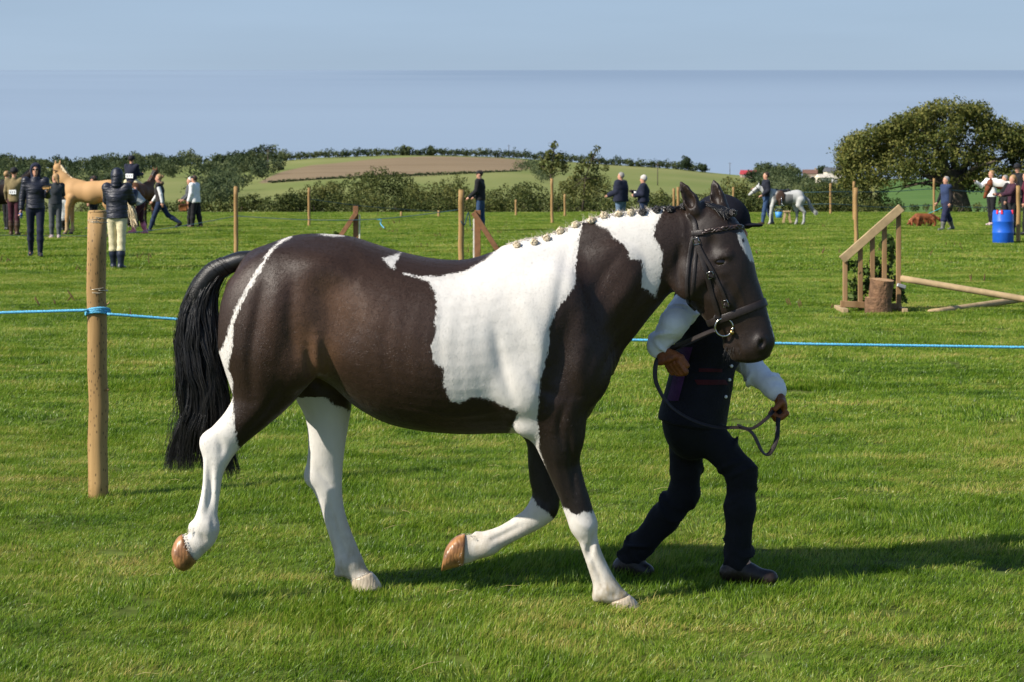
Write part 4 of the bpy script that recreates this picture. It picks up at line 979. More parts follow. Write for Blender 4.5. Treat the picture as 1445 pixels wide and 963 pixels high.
# plaited mane
straw_hair = pm('plaited_white_mane', (.46, .35, .20), rough=.6, var=.3, scale=90, bump=.5, bscale=300, col2=(.74, .64, .47))
jet_hair = pm('plaited_black_mane', (.016, .013, .012), rough=.3, var=.4, scale=120, bump=.6, bscale=400, spec=.6)
def rosette(c, nrm, r, m, name='mane_plait', parent=pony):
    nrm = Vector(nrm).normalized(); a = nrm.orthogonal().normalized(); b = nrm.cross(a); ph = random.uniform(0, 6.28)
    mb = MB(); pts, rad = [], []
    for i in range(64):
        t = i / 63; an = ph + t * 2 * math.pi * 2.3; rr = r * (.60 - .42 * t)
        pts.append(Vector(c) + a * math.cos(an) * rr + b * math.sin(an) * rr + nrm * (r * (.12 + .42 * t)))
        rad.append(r * .36 * (.72 + .38 * abs(math.sin(an * 3.6))))
    mb.tube(pts, rad, n=8)
    mb.ball(Vector(c) - nrm * r * .05, (r * .7,) * 3, 10, 6)
    for k in range(3):
        an = ph + k * 2.1; mb.tube([Vector(c) + a * math.cos(an) * r * .3 + nrm * r * .9, Vector(c) + a * math.cos(an) * r * .9 + b * math.sin(an) * r + nrm * r * .6], r * .07, n=4)
    return mb.build(name, m, parent, True)
PL = [(730, 346, 0), (754, 342, 0), (772, 336, 0), (791, 326, 0), (813, 317, 0), (835, 311, 0), (853, 304, 0), (873, 302, 0), (890, 300, 0), (907, 299, 1), (927, 296, 1), (945, 295, 1), (963, 292, 1)]
for x, y, k in PL:
    p, n_ = skin_at(x, y + 2, .004)
    rosette(p, n_ + Vector((0, -.6, .25)), random.uniform(.0185, .022), jet_hair if k else straw_hair)
p, n_ = skin_at(1029, 306, .004)
rosette(p + Vector((.01, -.012, .012)), (.5, -.75, .3), .021, jet_hair, 'forelock_plait')
mbw, mbb = MB(), MB()
crest = np.array([(715, 346), (753, 335), (771, 329), (791, 321), (814, 313), (836, 304), (854, 299), (877, 297), (897, 295), (923, 291), (948, 290), (968, 289)], float)
for i in range(1000):                                               # roots and flyaway hairs along the crest
    x = random.uniform(716, 968); y = np.interp(x, crest[:, 0], crest[:, 1]); y_ = random.uniform(-.03, .03)
    h = bvh.ray_cast(Vector(at(x, y - 30, y_)), Vector((0, 0, -1))); p = h[0] if h[0] is not None else Vector(at(x, y, y_))
    fly = random.random() < .13
    tgt = mbb if x > 912 + random.gauss(0, 4) else mbw
    if fly: strands(tgt, [p], [(random.gauss(-.35, .35), random.gauss(0, .3), 1)], [random.uniform(.012, .038)], .00045, bend=(-.6, 0, -.5), seg=4, curl=.8)
    else: strands(tgt, [p], [(random.gauss(0, .25), -1, random.gauss(.1, .3))], [random.uniform(.02, .035)], .0019, bend=(0, -.2, -1), seg=3)
for i in range(240):                                                # forelock drawn back to its plait
    t = random.random(); a = skin_at(1000 + 22 * t + random.gauss(0, 3), 287 + 6 * t + abs(random.gauss(0, 3)), .002)[0]
    b = skin_at(1026 + random.gauss(0, 3), 305 + random.gauss(0, 3), .008)[0]; mid = (a + b) / 2 + Vector((0, -.01, .006))
    mbb.tube([a, mid, b], [.0022, .0022, .0016], n=3, caps=False)
for i in range(26):                                                 # whiskers under the chin
    p, n_ = skin_at(random.uniform(1022, 1036), random.uniform(488, 498), 0)
    strands(mbb, [p], [(random.gauss(-.2, .4), -.3, -1)], [random.uniform(.02, .06)], .0006, seg=4)
tag(mbw.build('white_mane_hair', white_hair, pony, True), kind='stuff')
tag(mbb.build('black_mane_hair', black_hair, pony, True), kind='stuff')

# ------------------------------------------------------------------ bridle and reins
bridle = tag(empty('bridle', hT(at(1000, 330))), 'dark brown leather show bridle with plaited browband on the piebald pony', 'bridle')
def under(o, parent):
    """keep the world place of a mesh built in world coordinates when its root stands elsewhere"""
    o.parent = parent; o.matrix_parent_inverse = Matrix.Translation(parent.location).inverted(); return o
leather = pm('bridle_leather', (.015, .0105, .009), rough=.45, var=.3, scale=60, bump=.15, bscale=220, spec=.38)
steel = pm('polished_steel', (.55, .54, .52), rough=.18, var=.1, scale=60, bump=.05, metal=1.0)
brass = pm('brass', (.55, .36, .13), rough=.25, var=.15, scale=60, bump=.05, metal=1.0)
def strap(path, half_px, name, lift_=.004, n=8, thick=.28, both=True, m=leather, resample=5, parent=bridle):
    P = crom(path, resample); pts, nr = [], []
    for x, y in P:
        p, q = skin_at(x, y, lift_); pts.append(p); nr.append(q)
    for _ in range(3): nr = [(nr[max(i - 1, 0)] + nr[i] + nr[min(i + 1, len(nr) - 1)]).normalized() for i in range(len(nr))]
    for _ in range(2): pts = [pts[0]] + [(pts[i - 1] + pts[i] * 2 + pts[i + 1]) / 4 for i in range(1, len(pts) - 1)] + [pts[-1]]
    mb = MB().tube(pts, half_px / 335., n=10, flat=(nr, thick))
    if both:                                                        # the same strap on the far cheek
        cp, sn = math.cos(PSI), math.sin(PSI)
        def mir(p):
            d = Vector(p) - Vector(HP); l = Vector((d.x * cp - d.y * sn, -(d.x * sn + d.y * cp), d.z))
            return Vector((HP[0] + l.x * cp + l.y * sn, HP[1] - l.x * sn + l.y * cp, HP[2] + l.z))
        mp = [mir(p) for p in pts]; nn = [(mir(p + q) - mir(p)) for p, q in zip(pts, nr)]
        under(MB().tube(mp, half_px / 335., n=10, flat=(nn, thick)).build(name, m, None, True), bridle)
    return under(mb.build(name, m, None, True), bridle)
def loop(A, B, half_px, name, lift_=.004, thick=.28, arc=(0, 2 * math.pi), nseg=48):
    """strap right round the head in the slanting plane through two pixels"""
    a, b = Vector(hT(at(*A))), Vector(hT(at(*B))); c = (a + b) / 2; u = (a - b).normalized(); v = Vector((math.sin(PSI), math.cos(PSI), 0))
    pts, nr = [], []
    for i in range(nseg + 1):
        t = arc[0] + (arc[1] - arc[0]) * i / nseg; d = u * math.cos(t) - v * math.sin(t)
        h = bvh.ray_cast(c + d * .4, -d)
        q = h[0] if h[0] is not None else c + d * (a - b).length / 2
        pts.append(q + d * lift_); nr.append(d)
    for _ in range(2): pts = [pts[0]] + [(pts[i - 1] + pts[i] * 2 + pts[i + 1]) / 4 for i in range(1, len(pts) - 1)] + [pts[-1]]
    return under(MB().tube(pts, half_px / 335., n=10, flat=(nr, thick)).build(name, leather, None, True), bridle)
strap([(972, 303), (979, 312), (982, 326), (983, 342), (988, 358), (994, 377), (1004, 414), (1011, 436), (1015, 450)], 3.6, 'cheekpiece')
strap([(985, 344), (990, 356), (1001, 375), (1012, 396), (1021, 416), (1027, 431)], 2.7, 'noseband_strap', .005)
strap([(979, 334), (975, 346), (972, 365), (970, 385), (969, 403), (970, 418), (973, 429), (982, 438)], 2.5, 'throatlash', .006)
strap([(983, 345), (981, 368), (979, 390), (977, 408), (974, 424)], 2.2, 'throatlash', .003)
loop((1083, 424), (996, 457), 5.8, 'noseband')
strap([(976, 330), (984, 329), (994, 328)], 4.2, 'browband_loop', .006)
bb = []                                                            # browband of three plaited strands over the forehead
base = [(990, 328), (1003, 326), (1016, 324), (1030, 322), (1042, 321), (1050, 321)]
bpath = crom(base, 14); mb = MB()
bpn = [skin_at(x, y, .005) for x, y in bpath]
for k in range(3):
    mb.tube([p + q * (.003 * math.cos(i * .62 + k * 2.09)) + Vector((0, 0, .0062 * math.sin(i * .31 * 1.0 + k * 2.09))) for i, (p, q) in enumerate(bpn)], .0042, n=6)
under(mb.build('browband', pm('browband_leather', (.045, .028, .024), rough=.3, var=.5, scale=90, bump=.2, spec=.6), None, True), bridle)
MBf = MB(); fa = loop((1056, 320), (962, 331), 3.2, 'browband_front', .006, arc=(-.1, -1.4), nseg=20)
bitc, bitn = skin_at(1022, 461, .006); bitc.y = min(bitc.y, bitc.y) - .006
ringm = MB(); ringm.tube([bitc + Vector((math.cos(t) * 12.5 / 335, -.003 * math.sin(t), math.sin(t) * 12.5 / 335)) for t in np.linspace(0, 2 * math.pi, 33)], .0042, n=8)
under(ringm.build('bit_ring', steel, None, True), bridle)
under(MB().ball(bitc + Vector((11 / 335, -.004, -7 / 335)), .0105, 12, 8).build('bit_boss', brass, None, True), bridle)
for (x, y) in ((983, 341), (1002, 388), (1024, 428)):
    p, q = skin_at(x, y, .009); a = Vector((0.3, 0, -.95)); b = q.cross(a).normalized(); a = b.cross(q)
    mb = MB().tube([p + a * .013 * sx + b * .012 * sy for sx, sy in ((1, 1), (1, -1), (-1, -1), (-1, 1), (1, 1))], .0018, n=5); under(mb.build('buckle', steel, None, True), bridle)
for (x, y) in ((1003, 389), (1026, 430), (1012, 447)):
    p, q = skin_at(x, y, .006); under(MB().box(p, (.026, .012, .016), Euler((0, R(20), 0)).to_matrix(), .003).build('keeper', leather, None), bridle)
# ------------------------------------------------------------------ people
def V3(*a): return np.array(a, float)
def unit(v): v = np.asarray(v, float); return v / (np.linalg.norm(v) + 1e-9)
skin_m = lambda: pm('skin', (.52, .27, .18), rough=.5, var=.12, scale=25, bump=.08, spec=.4)
def hand(f, wr, d, palm_n, side, curl=.35, sc=1.0):
    """palm and five fingers into field f; d: pointing direction, palm_n: out of the palm, side: towards the thumb"""
    d, palm_n, side = unit(d), unit(palm_n), unit(side)
    f.cone(wr, wr + d * .035 * sc, .024 * sc, .026 * sc, .012, fwd=palm_n, sq=.65)
    pc = wr + d * .055 * sc
    f.cone(pc - side * .018 * sc, pc + side * .018 * sc, .030 * sc, .030 * sc, .014, fwd=palm_n, sq=.5)
    k = .006
    for i, (o, l) in enumerate(((.028, .072), (.010, .080), (-.009, .074), (-.027, .058))):
        b = wr + d * .088 * sc + side * o * sc; a = curl * (1 + .08 * i); q = b; dd = d; w = palm_n
        for j, (fr, r0, r1) in enumerate(((.42, .0105, .0095), (.33, .0095, .0085), (.25, .0085, .007))):
            ca, sa = math.cos(a), math.sin(a); dd, w = dd * ca + w * sa, w * ca - dd * sa
            n_ = q + dd * l * fr * sc; f.cone(q, n_, r0 * sc, r1 * sc, k if j else .008); q = n_
    b = wr + d * .03 * sc + side * .028 * sc; t1 = b + (d * .55 + side * .7 + palm_n * .35) * .042 * sc; t2 = t1 + unit(d * .9 + side * .05 + palm_n * (.25 + .9 * curl)) * .034 * sc
    f.cone(b, t1, .014 * sc, .012 * sc, .010); f.cone(t1, t2, .0115 * sc, .009 * sc, .006)

def person(J, c, name='person', h=.014, fine=False):
    """J: joints in metres; c: clothing. One continuous body, clothes as shells over it."""
    root = empty(name, J.get('base', (J['pel'][0], J['pel'][1], 0)))
    f = unit(J['fwd']); la = unit(np.cross((0, 0, 1), f))                     # la points to the person's left
    hf = unit(J.get('hfwd', f)); hl = unit(np.cross((0, 0, 1), hf))
    pts = np.array([np.asarray(v, float) for k, v in J.items() if k not in ('fwd', 'hfwd', 'base')])
    lo, hi = pts.min(0) - .26, pts.max(0) + .26
    inv = Matrix.Translation(root.location).inverted()
    def put(sdf, nm, m, sm=2):
        o = link(nm, sdf.surface(nm, sm), root, m); o.matrix_parent_inverse = inv; return o
    up = unit(J['neck'] - J['pel'])
    bulk = c.get('bulk', 1.0); wst = J['pel'] * .55 + J['chest'] * .45
    def torso(S, o, low=0.0):
        S.cone(J['pel'] - up * .02, wst, .150 * bulk + o, .138 * bulk + o, .04, fwd=f, sq=.70)
        S.cone(wst, J['chest'], .138 * bulk + o, .160 * bulk + o, .04, fwd=f, sq=.66)
        for s_, k in ((J['shL'], 1), (J['shR'], -1)): S.cone(J['chest'] + la * .03 * k, s_, .11 * bulk + o, .058 + o, .05)
    def leg(S, sd, o, to=1.0, k=.03):
        hp, kn, an = J['hip' + sd], J['kn' + sd], J['an' + sd]
        S.cone(hp, kn, .088 * c.get('lbulk', bulk) + o, .058 + o, k)
        S.cone(kn, kn * .62 + an * .38, .058 + o, .060 + o, k); S.cone(kn * .62 + an * .38, kn * (1 - to) + an * to, .060 + o, (.040 if not fine else .050) + o, k)
    def arm(S, sd, o, to=1.0):
        s_, e, w = J['sh' + sd], J['el' + sd], J['wr' + sd]
        S.cone(s_, e, .052 + o, .041 + o, .03); S.cone(e, e * (1 - to) + w * to, .042 + o, .030 + o, .025)
    def head(S):
        H = J['head']; hu = unit(H - J['neck']); hu = unit(hu * .5 + V3(0, 0, 1))
        S.cone(J['neck'] - up * .03, H - hu * .03 - hf * .012, .058, .052, .02)
        rot = np.stack([hf, hl, hu], 1)
        S.ell(H + hu * .028 - hf * .008, (.096, .076, .092), .02, rot=rot)
        S.ell(H - hu * .045 + hf * .022, (.066, .057, .072), .025, rot=rot)
        S.cone(H + hf * .088 + hu * .012, H + hf * .108 - hu * .022, .010, .014, .010)               # nose
        S.ell(H + hf * .068 - hu * .098, (.022, .024, .017), .015, rot=rot)                           # chin
        for k in (1, -1):
            S.ell(H + hl * .078 * k - hf * .008 - hu * .008, (.020, .010, .030), .006, rot=rot)       # ear
            S.ell(H + hf * .098 + hl * .032 * k + hu * .014, (.014, .015, .010), .01, 'sub', rot=rot) # eye socket
        S.ell(H + hf * .104 - hu * .056, (.010, .024, .0045), .005, 'sub', rot=rot)                   # mouth
        return hu
    S = SDF(lo, hi, h)
    torso(S, 0); hu = head(S)
    for sd in 'LR':
        leg(S, sd, 0); arm(S, sd, 0)
        S.cone(J['an' + sd], J['to' + sd], .036, .028, .02)
        w = J['wr' + sd]; d = unit(w - J['el' + sd]) if 'hd' + sd not in J else unit(J['hd' + sd] - w)
        if not fine:
            hand(S, w, d, unit(np.cross(d, f)) if abs(d.dot(f)) < .9 else la, f if abs(d.dot(f)) < .9 else V3(0, 0, 1), .4, 1.05)
    if not c.get('no_body'): put(S, 'body', c.get('skin', skin_m()))
    def folds(S_, a, b, r0, r1, n_):
        ax = unit(b - a); rr = np.random.default_rng(int(abs(a[0]) * 1e4) % 9999)
        for q in np.linspace(.08, .95, n_):
            nrm_ = unit(ax + .55 * rr.normal(size=3)); t1 = unit(np.cross(nrm_, (.3, .2, .9))); t2 = np.cross(nrm_, t1); r_l = r0 + (r1 - r0) * q
            off = .012 * rr.normal(size=3); S_.ell(a + (b - a) * q + off, (.010, r_l + .004, r_l + .004 + .004 * rr.normal()), .014, rot=np.stack([nrm_, t1, t2], 1))
    # trousers
    S = SDF(lo, hi, h)
    o = c.get('leg_o', .010)
    S.cone(J['pel'] - up * .01, wst, .158 * bulk + o, .142 * bulk + o * .5, .03, fwd=f, sq=.72)
    for sd in 'LR': leg(S, sd, o, 1.0 if not c.get('tall') else .40, .035)
    if fine:
        for sd in 'LR':
            hp, kn, an = J['hip' + sd], J['kn' + sd], J['an' + sd]
            folds(S, hp * .35 + kn * .65, kn, .073 + o, .062 + o, 3); folds(S, kn, kn * .7 + an * .3, .062 + o, .062 + o, 3); folds(S, kn * .3 + an * .7, an, .055 + o, .052 + o, 5)
            S.cut(an - unit(an - kn) * -.03, an - kn, lo=an - .2, hi=an + .2)
    S.cut(J['pel'] + up * .12, up); put(S, 'trousers', c['trousers'])
    # jacket or shirt
    if c.get('top'):
        S = SDF(lo, hi, h); o = c.get('top_o', .020)
        torso(S, o)
        hem = c.get('hem', -.02)
        if hem < 0: S.cone(J['pel'] + up * hem, wst, .158 * bulk + o, .142 * bulk + o, .04, fwd=f, sq=.74)
        S.cone(J['chest'], J['neck'] - up * .01, .10 + o, .066 + o * .5, .05)
        S.cut(J['pel'] + up * hem, -up); S.cut(J['neck'] + up * .03, up, lo=J['neck'] - .15, hi=J['neck'] + .2)
        if c.get('sleeve', 1) == 1 and not c.get('sleeves'):
            for sd in 'LR': arm(S, sd, o * .75 + .006, .96)
        put(S, 'top', c['top'])
        if c.get('sleeves'):
            for sd in 'LR':
                S = SDF(np.minimum(np.minimum(J['sh' + sd], J['el' + sd]), J['wr' + sd]) - .2, np.maximum(np.maximum(J['sh' + sd], J['el' + sd]), J['wr' + sd]) + .2, h)
                arm(S, sd, c.get('sl_o', .014), .96)
                if fine:                                                           # folds of the shirt sleeve
                    s_, e, w = J['sh' + sd], J['el' + sd], J['wr' + sd]
                    folds(S, s_, e, .052 + .013, .041 + .013, 9); folds(S, e, w, .042 + .013, .034 + .013, 8)
                    S.cone(w - unit(w - e) * .05, w - unit(w - e) * .005, .047, .047, .004)
                put(S, 'sleeve', c['sleeves'])
    # boots
    S_b = []
    for sd in 'LR':
        an, to, kn = J['an' + sd], J['to' + sd], J['kn' + sd]
        S = SDF(np.minimum(np.minimum(an, to), kn) - .15, np.maximum(np.maximum(an, to), kn) + .15, h * .8)
        d = unit((to - an) * (1, 1, 0)); hl_ = an - d * .035
        S.cone(V3(hl_[0], hl_[1], an[2] - .035), V3(to[0], to[1], to[2] + .004), .042, .038, .02)
        S.cone(an - (0, 0, .02), to * .35 + an * .65 - (0, 0, .01), .047, .042, .03)
        if c.get('tall'): S.cone(an - (0, 0, .02), an * .55 + kn * .45, .050, .074, .03); S.cone(an * .55 + kn * .45, an * .22 + kn * .78, .076, .076, .02)
        else: S.cone(an - (0, 0, .02), an * .85 + kn * .15, .046, .050, .02)
        low = min(an[2] - .08, to[2] - .03)
        if c.get('tall'): S.cut(an * .25 + kn * .75, kn - an)
        put(S, 'boot', c['boots'])
        if fine:
            mb = MB(); x = unit(np.cross(d, (0, 0, 1)))
            mid = (hl_ + to) / 2; mid = V3(mid[0], mid[1], to[2] - .028)
            ang = math.atan2(d[1], d[0]); tilt = 0.0
            mb.box(mid, (np.linalg.norm((to - hl_)[:2]) + .07, .082, .02), Euler((0, tilt, ang)).to_matrix(), .006)
            sole = mb.build('sole', pm('boot_sole', (.015, .013, .012), rough=.7), root); sole.matrix_parent_inverse = inv
    # head wear and hair
    H = J['head']; rot = np.stack([hf, hl, hu], 1)
    hw = c.get('hat')
    S = SDF(H - .26, H + .26, min(h, .010)); tp = H + hu * .03
    if c.get('hair'):
        S.ell(tp - hf * .016 + hu * .008, (.100, .086, .098), .01, rot=rot)
        if c.get('long'): S.cone(H - hf * .075, H - hf * .09 - hu * .13, .055, .04, .03)
        if c.get('bun'): S.ell(H - hf * .115 + hu * .05, .042, .01)
        S.cut(H + hf * .022 + hu * .045, hf * .8 - hu * .62); S.cut(H - hu * (.075 if not c.get('long') else .2), -hu); put(S, 'hair', c['hair'])
    if hw:
        m, kind = hw; S = SDF(H - .28, H + .28, min(h, .010))
        if kind == 'helmet':
            S.ell(tp + hu * .012, (.130, .110, .116), .01, rot=rot); S.cut(tp - hu * .022, -hu)
            S.ell(tp + hf * .125 - hu * .010, (.068, .078, .009), .006, rot=rot)
        elif kind == 'cap':
            S.ell(tp + hu * .01, (.106, .090, .088), .01, rot=rot); S.cut(tp + hu * .004, -hu)
            S.ell(tp + hf * .115 + hu * .010, (.060, .065, .010), .008, rot=rot)
        elif kind == 'beanie':
            S.ell(tp + hu * .020 - hf * .012, (.108, .094, .112), .01, rot=rot); S.cut(tp - hu * .01 + hf * .04, -hu * .85 + hf * .35)
        elif kind == 'hood':
            S.ell(tp - hf * .015, (.122, .112, .130), .01, rot=rot); S.cone(H - hf * .05 - hu * .03, J['neck'] - f * .05, .10, .095, .05)
            S.ell(H + hf * .085 - hu * .018, (.075, .072, .108), .012, 'sub', rot=rot)
        put(S, {'helmet': 'riding_hat', 'cap': 'cap', 'beanie': 'knitted_hat', 'hood': 'hood'}[kind], m)
    return root, put, dict(f=f, la=la, hf=hf, hl=hl, hu=hu, up=up, inv=inv)
def kid(root, mb, name, m, smooth=False):
    o = mb.build(name, m, root, smooth); o.matrix_parent_inverse = Matrix.Translation(root.location).inverted(); return o

cloth = lambda name, col, **k: pm('cloth_' + name, col, rough=k.pop('rough', .85), var=k.pop('var', .2), scale=k.pop('scale', 14), bump=k.pop('bump', .4), bscale=k.pop('bscale', 45), spec=.25, sheen=k.pop('sheen', .1), dist=k.pop('dist', .012))

# ---- the handler running at the pony's far shoulder
HY = .40
Jh = dict(fwd=V3(.93, -.36, 0), hfwd=V3(1, -.04, 0), pel=at(978, 588, HY), chest=at(1002, 482, HY), neck=at(1008, 396, HY), head=at(1017, 324, HY),
          hipL=at(970, 604, HY + .10), knL=at(966, 697, HY + .10), anL=at(888, 790, HY + .10), toL=at(912, 809, HY + .08),
          hipR=at(988, 602, HY - .06), knR=at(1047, 668, HY - .10), anR=at(1040, 797, HY - .12), toR=at(1086, 818, HY - .13),
          shR=at(974, 424, HY - .15), elR=at(951, 456, HY - .30), wrR=at(928, 492, HY - .24), shL=at(1040, 425, HY + .13), elL=at(1046, 505, HY + .10), wrL=at(1096, 553, HY - .05),
          base=at(985, 815, HY) * V3(1, 1, 0))
shirt = cloth('white_shirt', (.70, .72, .74), var=.06, bump=.5, bscale=22, scale=10)
navy_tr = cloth('navy_trousers', (.0040, .0045, .0075), var=.3, bump=.4, bscale=26, sheen=.02)
vest_m = cloth('navy_waistcoat', (.0055, .0055, .0105), var=.3, bump=.35, bscale=90, sheen=.02)
hand_root, put_h, fr = person(Jh, dict(bulk=1.13, lbulk=.95, trousers=navy_tr, top=vest_m, top_o=.016, hem=-.03, sleeve=0, sleeves=shirt, sl_o=.014, leg_o=.003,
    boots=pm('boot_leather', (.016, .010, .008), rough=.40, var=.4, scale=12, bump=.25, bscale=80, spec=.35),
    hat=(pm('hat_velvet', (.006, .006, .011), rough=.85, var=.2, scale=40, bump=.2, bscale=300, spec=.2), 'helmet'), hair=pm('brown_hair', (.06, .035, .02), rough=.6)), h=.0085, fine=True)
tag(hand_root, 'handler in navy waistcoat, white sleeves and dark riding hat running beside the piebald pony', 'person')
# gloved hands closed on the reins
glove = pm('tan_glove_leather', (.19, .058, .015), rough=.55, var=.3, scale=30, bump=.35, bscale=110, spec=.4)
for w, d, pn, sd_ in ((Jh['wrR'], at(934, 499, HY - .27) - at(924, 489, HY - .24), V3(.55, .1, -.85), V3(.65, -.75, .3)),
                      (Jh['wrL'], V3(.25, -.35, -.9), V3(-.95, -.1, -.1), V3(.15, -.9, .35))):
    S = SDF(w - .22, w + .22, .0042); hand(S, w, d, pn, sd_, 1.15, 1.25)
    S.cone(w - unit(d) * .025, w + unit(d) * .01, .033, .031, .01)
    put_h(S, 'glove', glove, 2)
    kid(hand_root, MB().tube([w - unit(d) * .030, w - unit(d) * .020, w + unit(d) * .004], [.037, .039, .036], n=18), 'glove_cuff', pm('glove_cuff', (.060, .024, .010), rough=.6), True)
# lapels, pocket flashes and buttons of the waistcoat
def on(root, px, py, off=.004):
    """surface of the person's clothes under a pixel"""
    o = Vector((0, -D0, HC)); d = (Vector(at(px, py, 0)) - o).normalized(); best = None
    dg = None
    for ch in root.children:
        if ch.name.split('.')[0] not in ('top', 'trousers', 'sleeve'): continue
        b = BV.setdefault(ch.name, BVHTree.FromPolygons([v.co[:] for v in ch.data.vertices], [tuple(p.vertices) for p in ch.data.polygons]))
        h = b.ray_cast(o, d)
        if h[0] is not None and (best is None or h[3] < best[3]): best = h
    return (best[0] + best[1] * off, best[1]) if best else (Vector(at(px, py, HY - .2)), Vector((0, -1, 0)))
BV = {}
def sheet(px0, py0, px1, py1, nx, ny, name, m, off, slant=0):
    mb = MB(); g = [[on(hand_root, px0 + (px1 - px0) * i / nx + slant * j / ny, py0 + (py1 - py0) * j / ny, off)[0] for i in range(nx + 1)] for j in range(ny + 1)]
    vs = [p for r_ in g for p in r_]; fs = [(j * (nx + 1) + i, j * (nx + 1) + i + 1, (j + 1) * (nx + 1) + i + 1, (j + 1) * (nx + 1) + i) for j in range(ny) for i in range(nx)]
    mb.add(vs, fs); return kid(hand_root, mb, name, m, True)
sheet(962, 490, 978, 566, 4, 14, 'side_panel', cloth('purple_lining', (.045, .012, .055), var=.3), .004, -20)
sheet(986, 520, 1018, 525, 8, 2, 'pocket_welt', cloth('red_welt', (.045, .005, .009), var=.3), .006)
sheet(980, 536, 1022, 543, 8, 2, 'pocket_welt', cloth('red_welt', (.045, .005, .009), var=.3), .006, 4)
for (x, y) in ((1028, 536), (1023, 560), (1031, 516)):
    p, n_ = on(hand_root, x, y, .005); kid(hand_root, MB().ball(p, .0075, 10, 6), 'button', pm('pearl_button', (.7, .7, .68), rough=.3), True)
# reins: from the bit through the near hand, hanging loop, up to the far hand
reins = tag(empty('reins', at(1000, 540, .1)), 'dark leather reins looping from the bit to both gloved hands of the handler', 'reins')
def rein(path, half, name, up_n=(0, -.5, .85)):
    P = [Vector(p) for p in crom(path, 8)]
    o = MB().tube(P, half, n=10, flat=(Vector(up_n), .22)).build(name, leather, None, True); return under(o, reins)
rh = at(935, 499, HY - .27); lh = at(1101, 571, HY - .10)
rein([bitc + Vector((-.034, -.002, -.012)), Vector(at(1000, 469, -.05)), Vector(at(968, 483, .04)), Vector(at(950, 490, .10)), Vector(rh)], .0105, 'near_rein', (0, -.85, .5))
rein([Vector(hT(at(1012, 462, .07))), Vector(at(985, 478, .10)), Vector(at(955, 491, .11)), Vector(rh) + Vector((0, .02, -.004))], .009, 'far_rein', (0, -.8, .55))
rein([rh, at(926, 512, HY - .28), at(926, 540, HY - .29), at(944, 571, HY - .29), at(975, 592, HY - .28), at(1010, 603, HY - .27), at(1046, 604, HY - .27), at(1062, 612, HY - .27), at(1076, 638, HY - .26), at(1086, 640, HY - .24), at(1096, 620, HY - .20), at(1098, 595, HY - .15), lh], .0100, 'rein_loop')
rein([at(1040, 600, HY - .275), at(1060, 605, HY - .26), at(1078, 594, HY - .22), at(1090, 582, HY - .16), lh], .0085, 'rein_end')
# ------------------------------------------------------------------ posts, ropes, jumps
timber = pm('round_timber', (.31, .178, .058), rough=.7, var=.3, scale=9, bump=.45, bscale=30, stretch=(1, 1, .12), dist=.006, col2=(.44, .275, .110))
sawn = pm('sawn_timber', (.24, .135, .055), rough=.8, var=.3, scale=7, bump=.4, bscale=35, stretch=(1, 1, .15), col2=(.32, .20, .095), dist=.005)
sawn_red = pm('reddish_timber', (.22, .105, .045), rough=.8, var=.3, scale=7, bump=.4, bscale=35, col2=(.28, .13, .06), dist=.005)
pale_t = pm('pale_timber', (.36, .26, .14), rough=.8, var=.25, scale=8, bump=.4, bscale=30, dist=.005)
tn, tl_ = timber.node_tree.nodes, timber.node_tree.links           # small dark knots and pits in the posts
_tc = tn.new('ShaderNodeTexCoord'); _mp = tn.new('ShaderNodeMapping'); _mp.inputs['Scale'].default_value = (60, 60, 26); _v = tn.new('ShaderNodeTexVoronoi'); _v.inputs['Scale'].default_value = 1.0
_r = tn.new('ShaderNodeMapRange'); _r.inputs['From Min'].default_value = .16; _r.inputs['From Max'].default_value = .26; _r.inputs['To Min'].default_value = .35; _m = tn.new('ShaderNodeMix'); _m.data_type = 'RGBA'; _m.blend_type = 'MULTIPLY'; _m.inputs['Factor'].default_value = 1
tl_.new(_tc.outputs['Object'], _mp.inputs[0]); tl_.new(_mp.outputs[0], _v.inputs['Vector']); tl_.new(_v.outputs['Distance'], _r.inputs['Value'])
_B = tn['Principled BSDF']; _src = _B.inputs['Base Color'].links[0].from_socket; tl_.new(_src, _m.inputs['A']); tl_.new(_r.outputs[0], _m.inputs['B']); tl_.new(_m.outputs['Result'], _B.inputs['Base Color'])
def post_mesh(h, r, n=16, seed=0):
    q = np.random.default_rng(seed); mb = MB(); zs = np.linspace(-.12, h - .012, 9); o = []
    P = [(q.normal() * .004, q.normal() * .004, z) for z in zs]; rr = [r * (1.04 - .05 * (z / h)) for z in zs]
    mb.tube(P, rr, n=n); top = P[-1]; mb.tube([(top[0], top[1], h - .012), (top[0], top[1], h)], [rr[-1], rr[-1] * .86], n=n)
    return mb
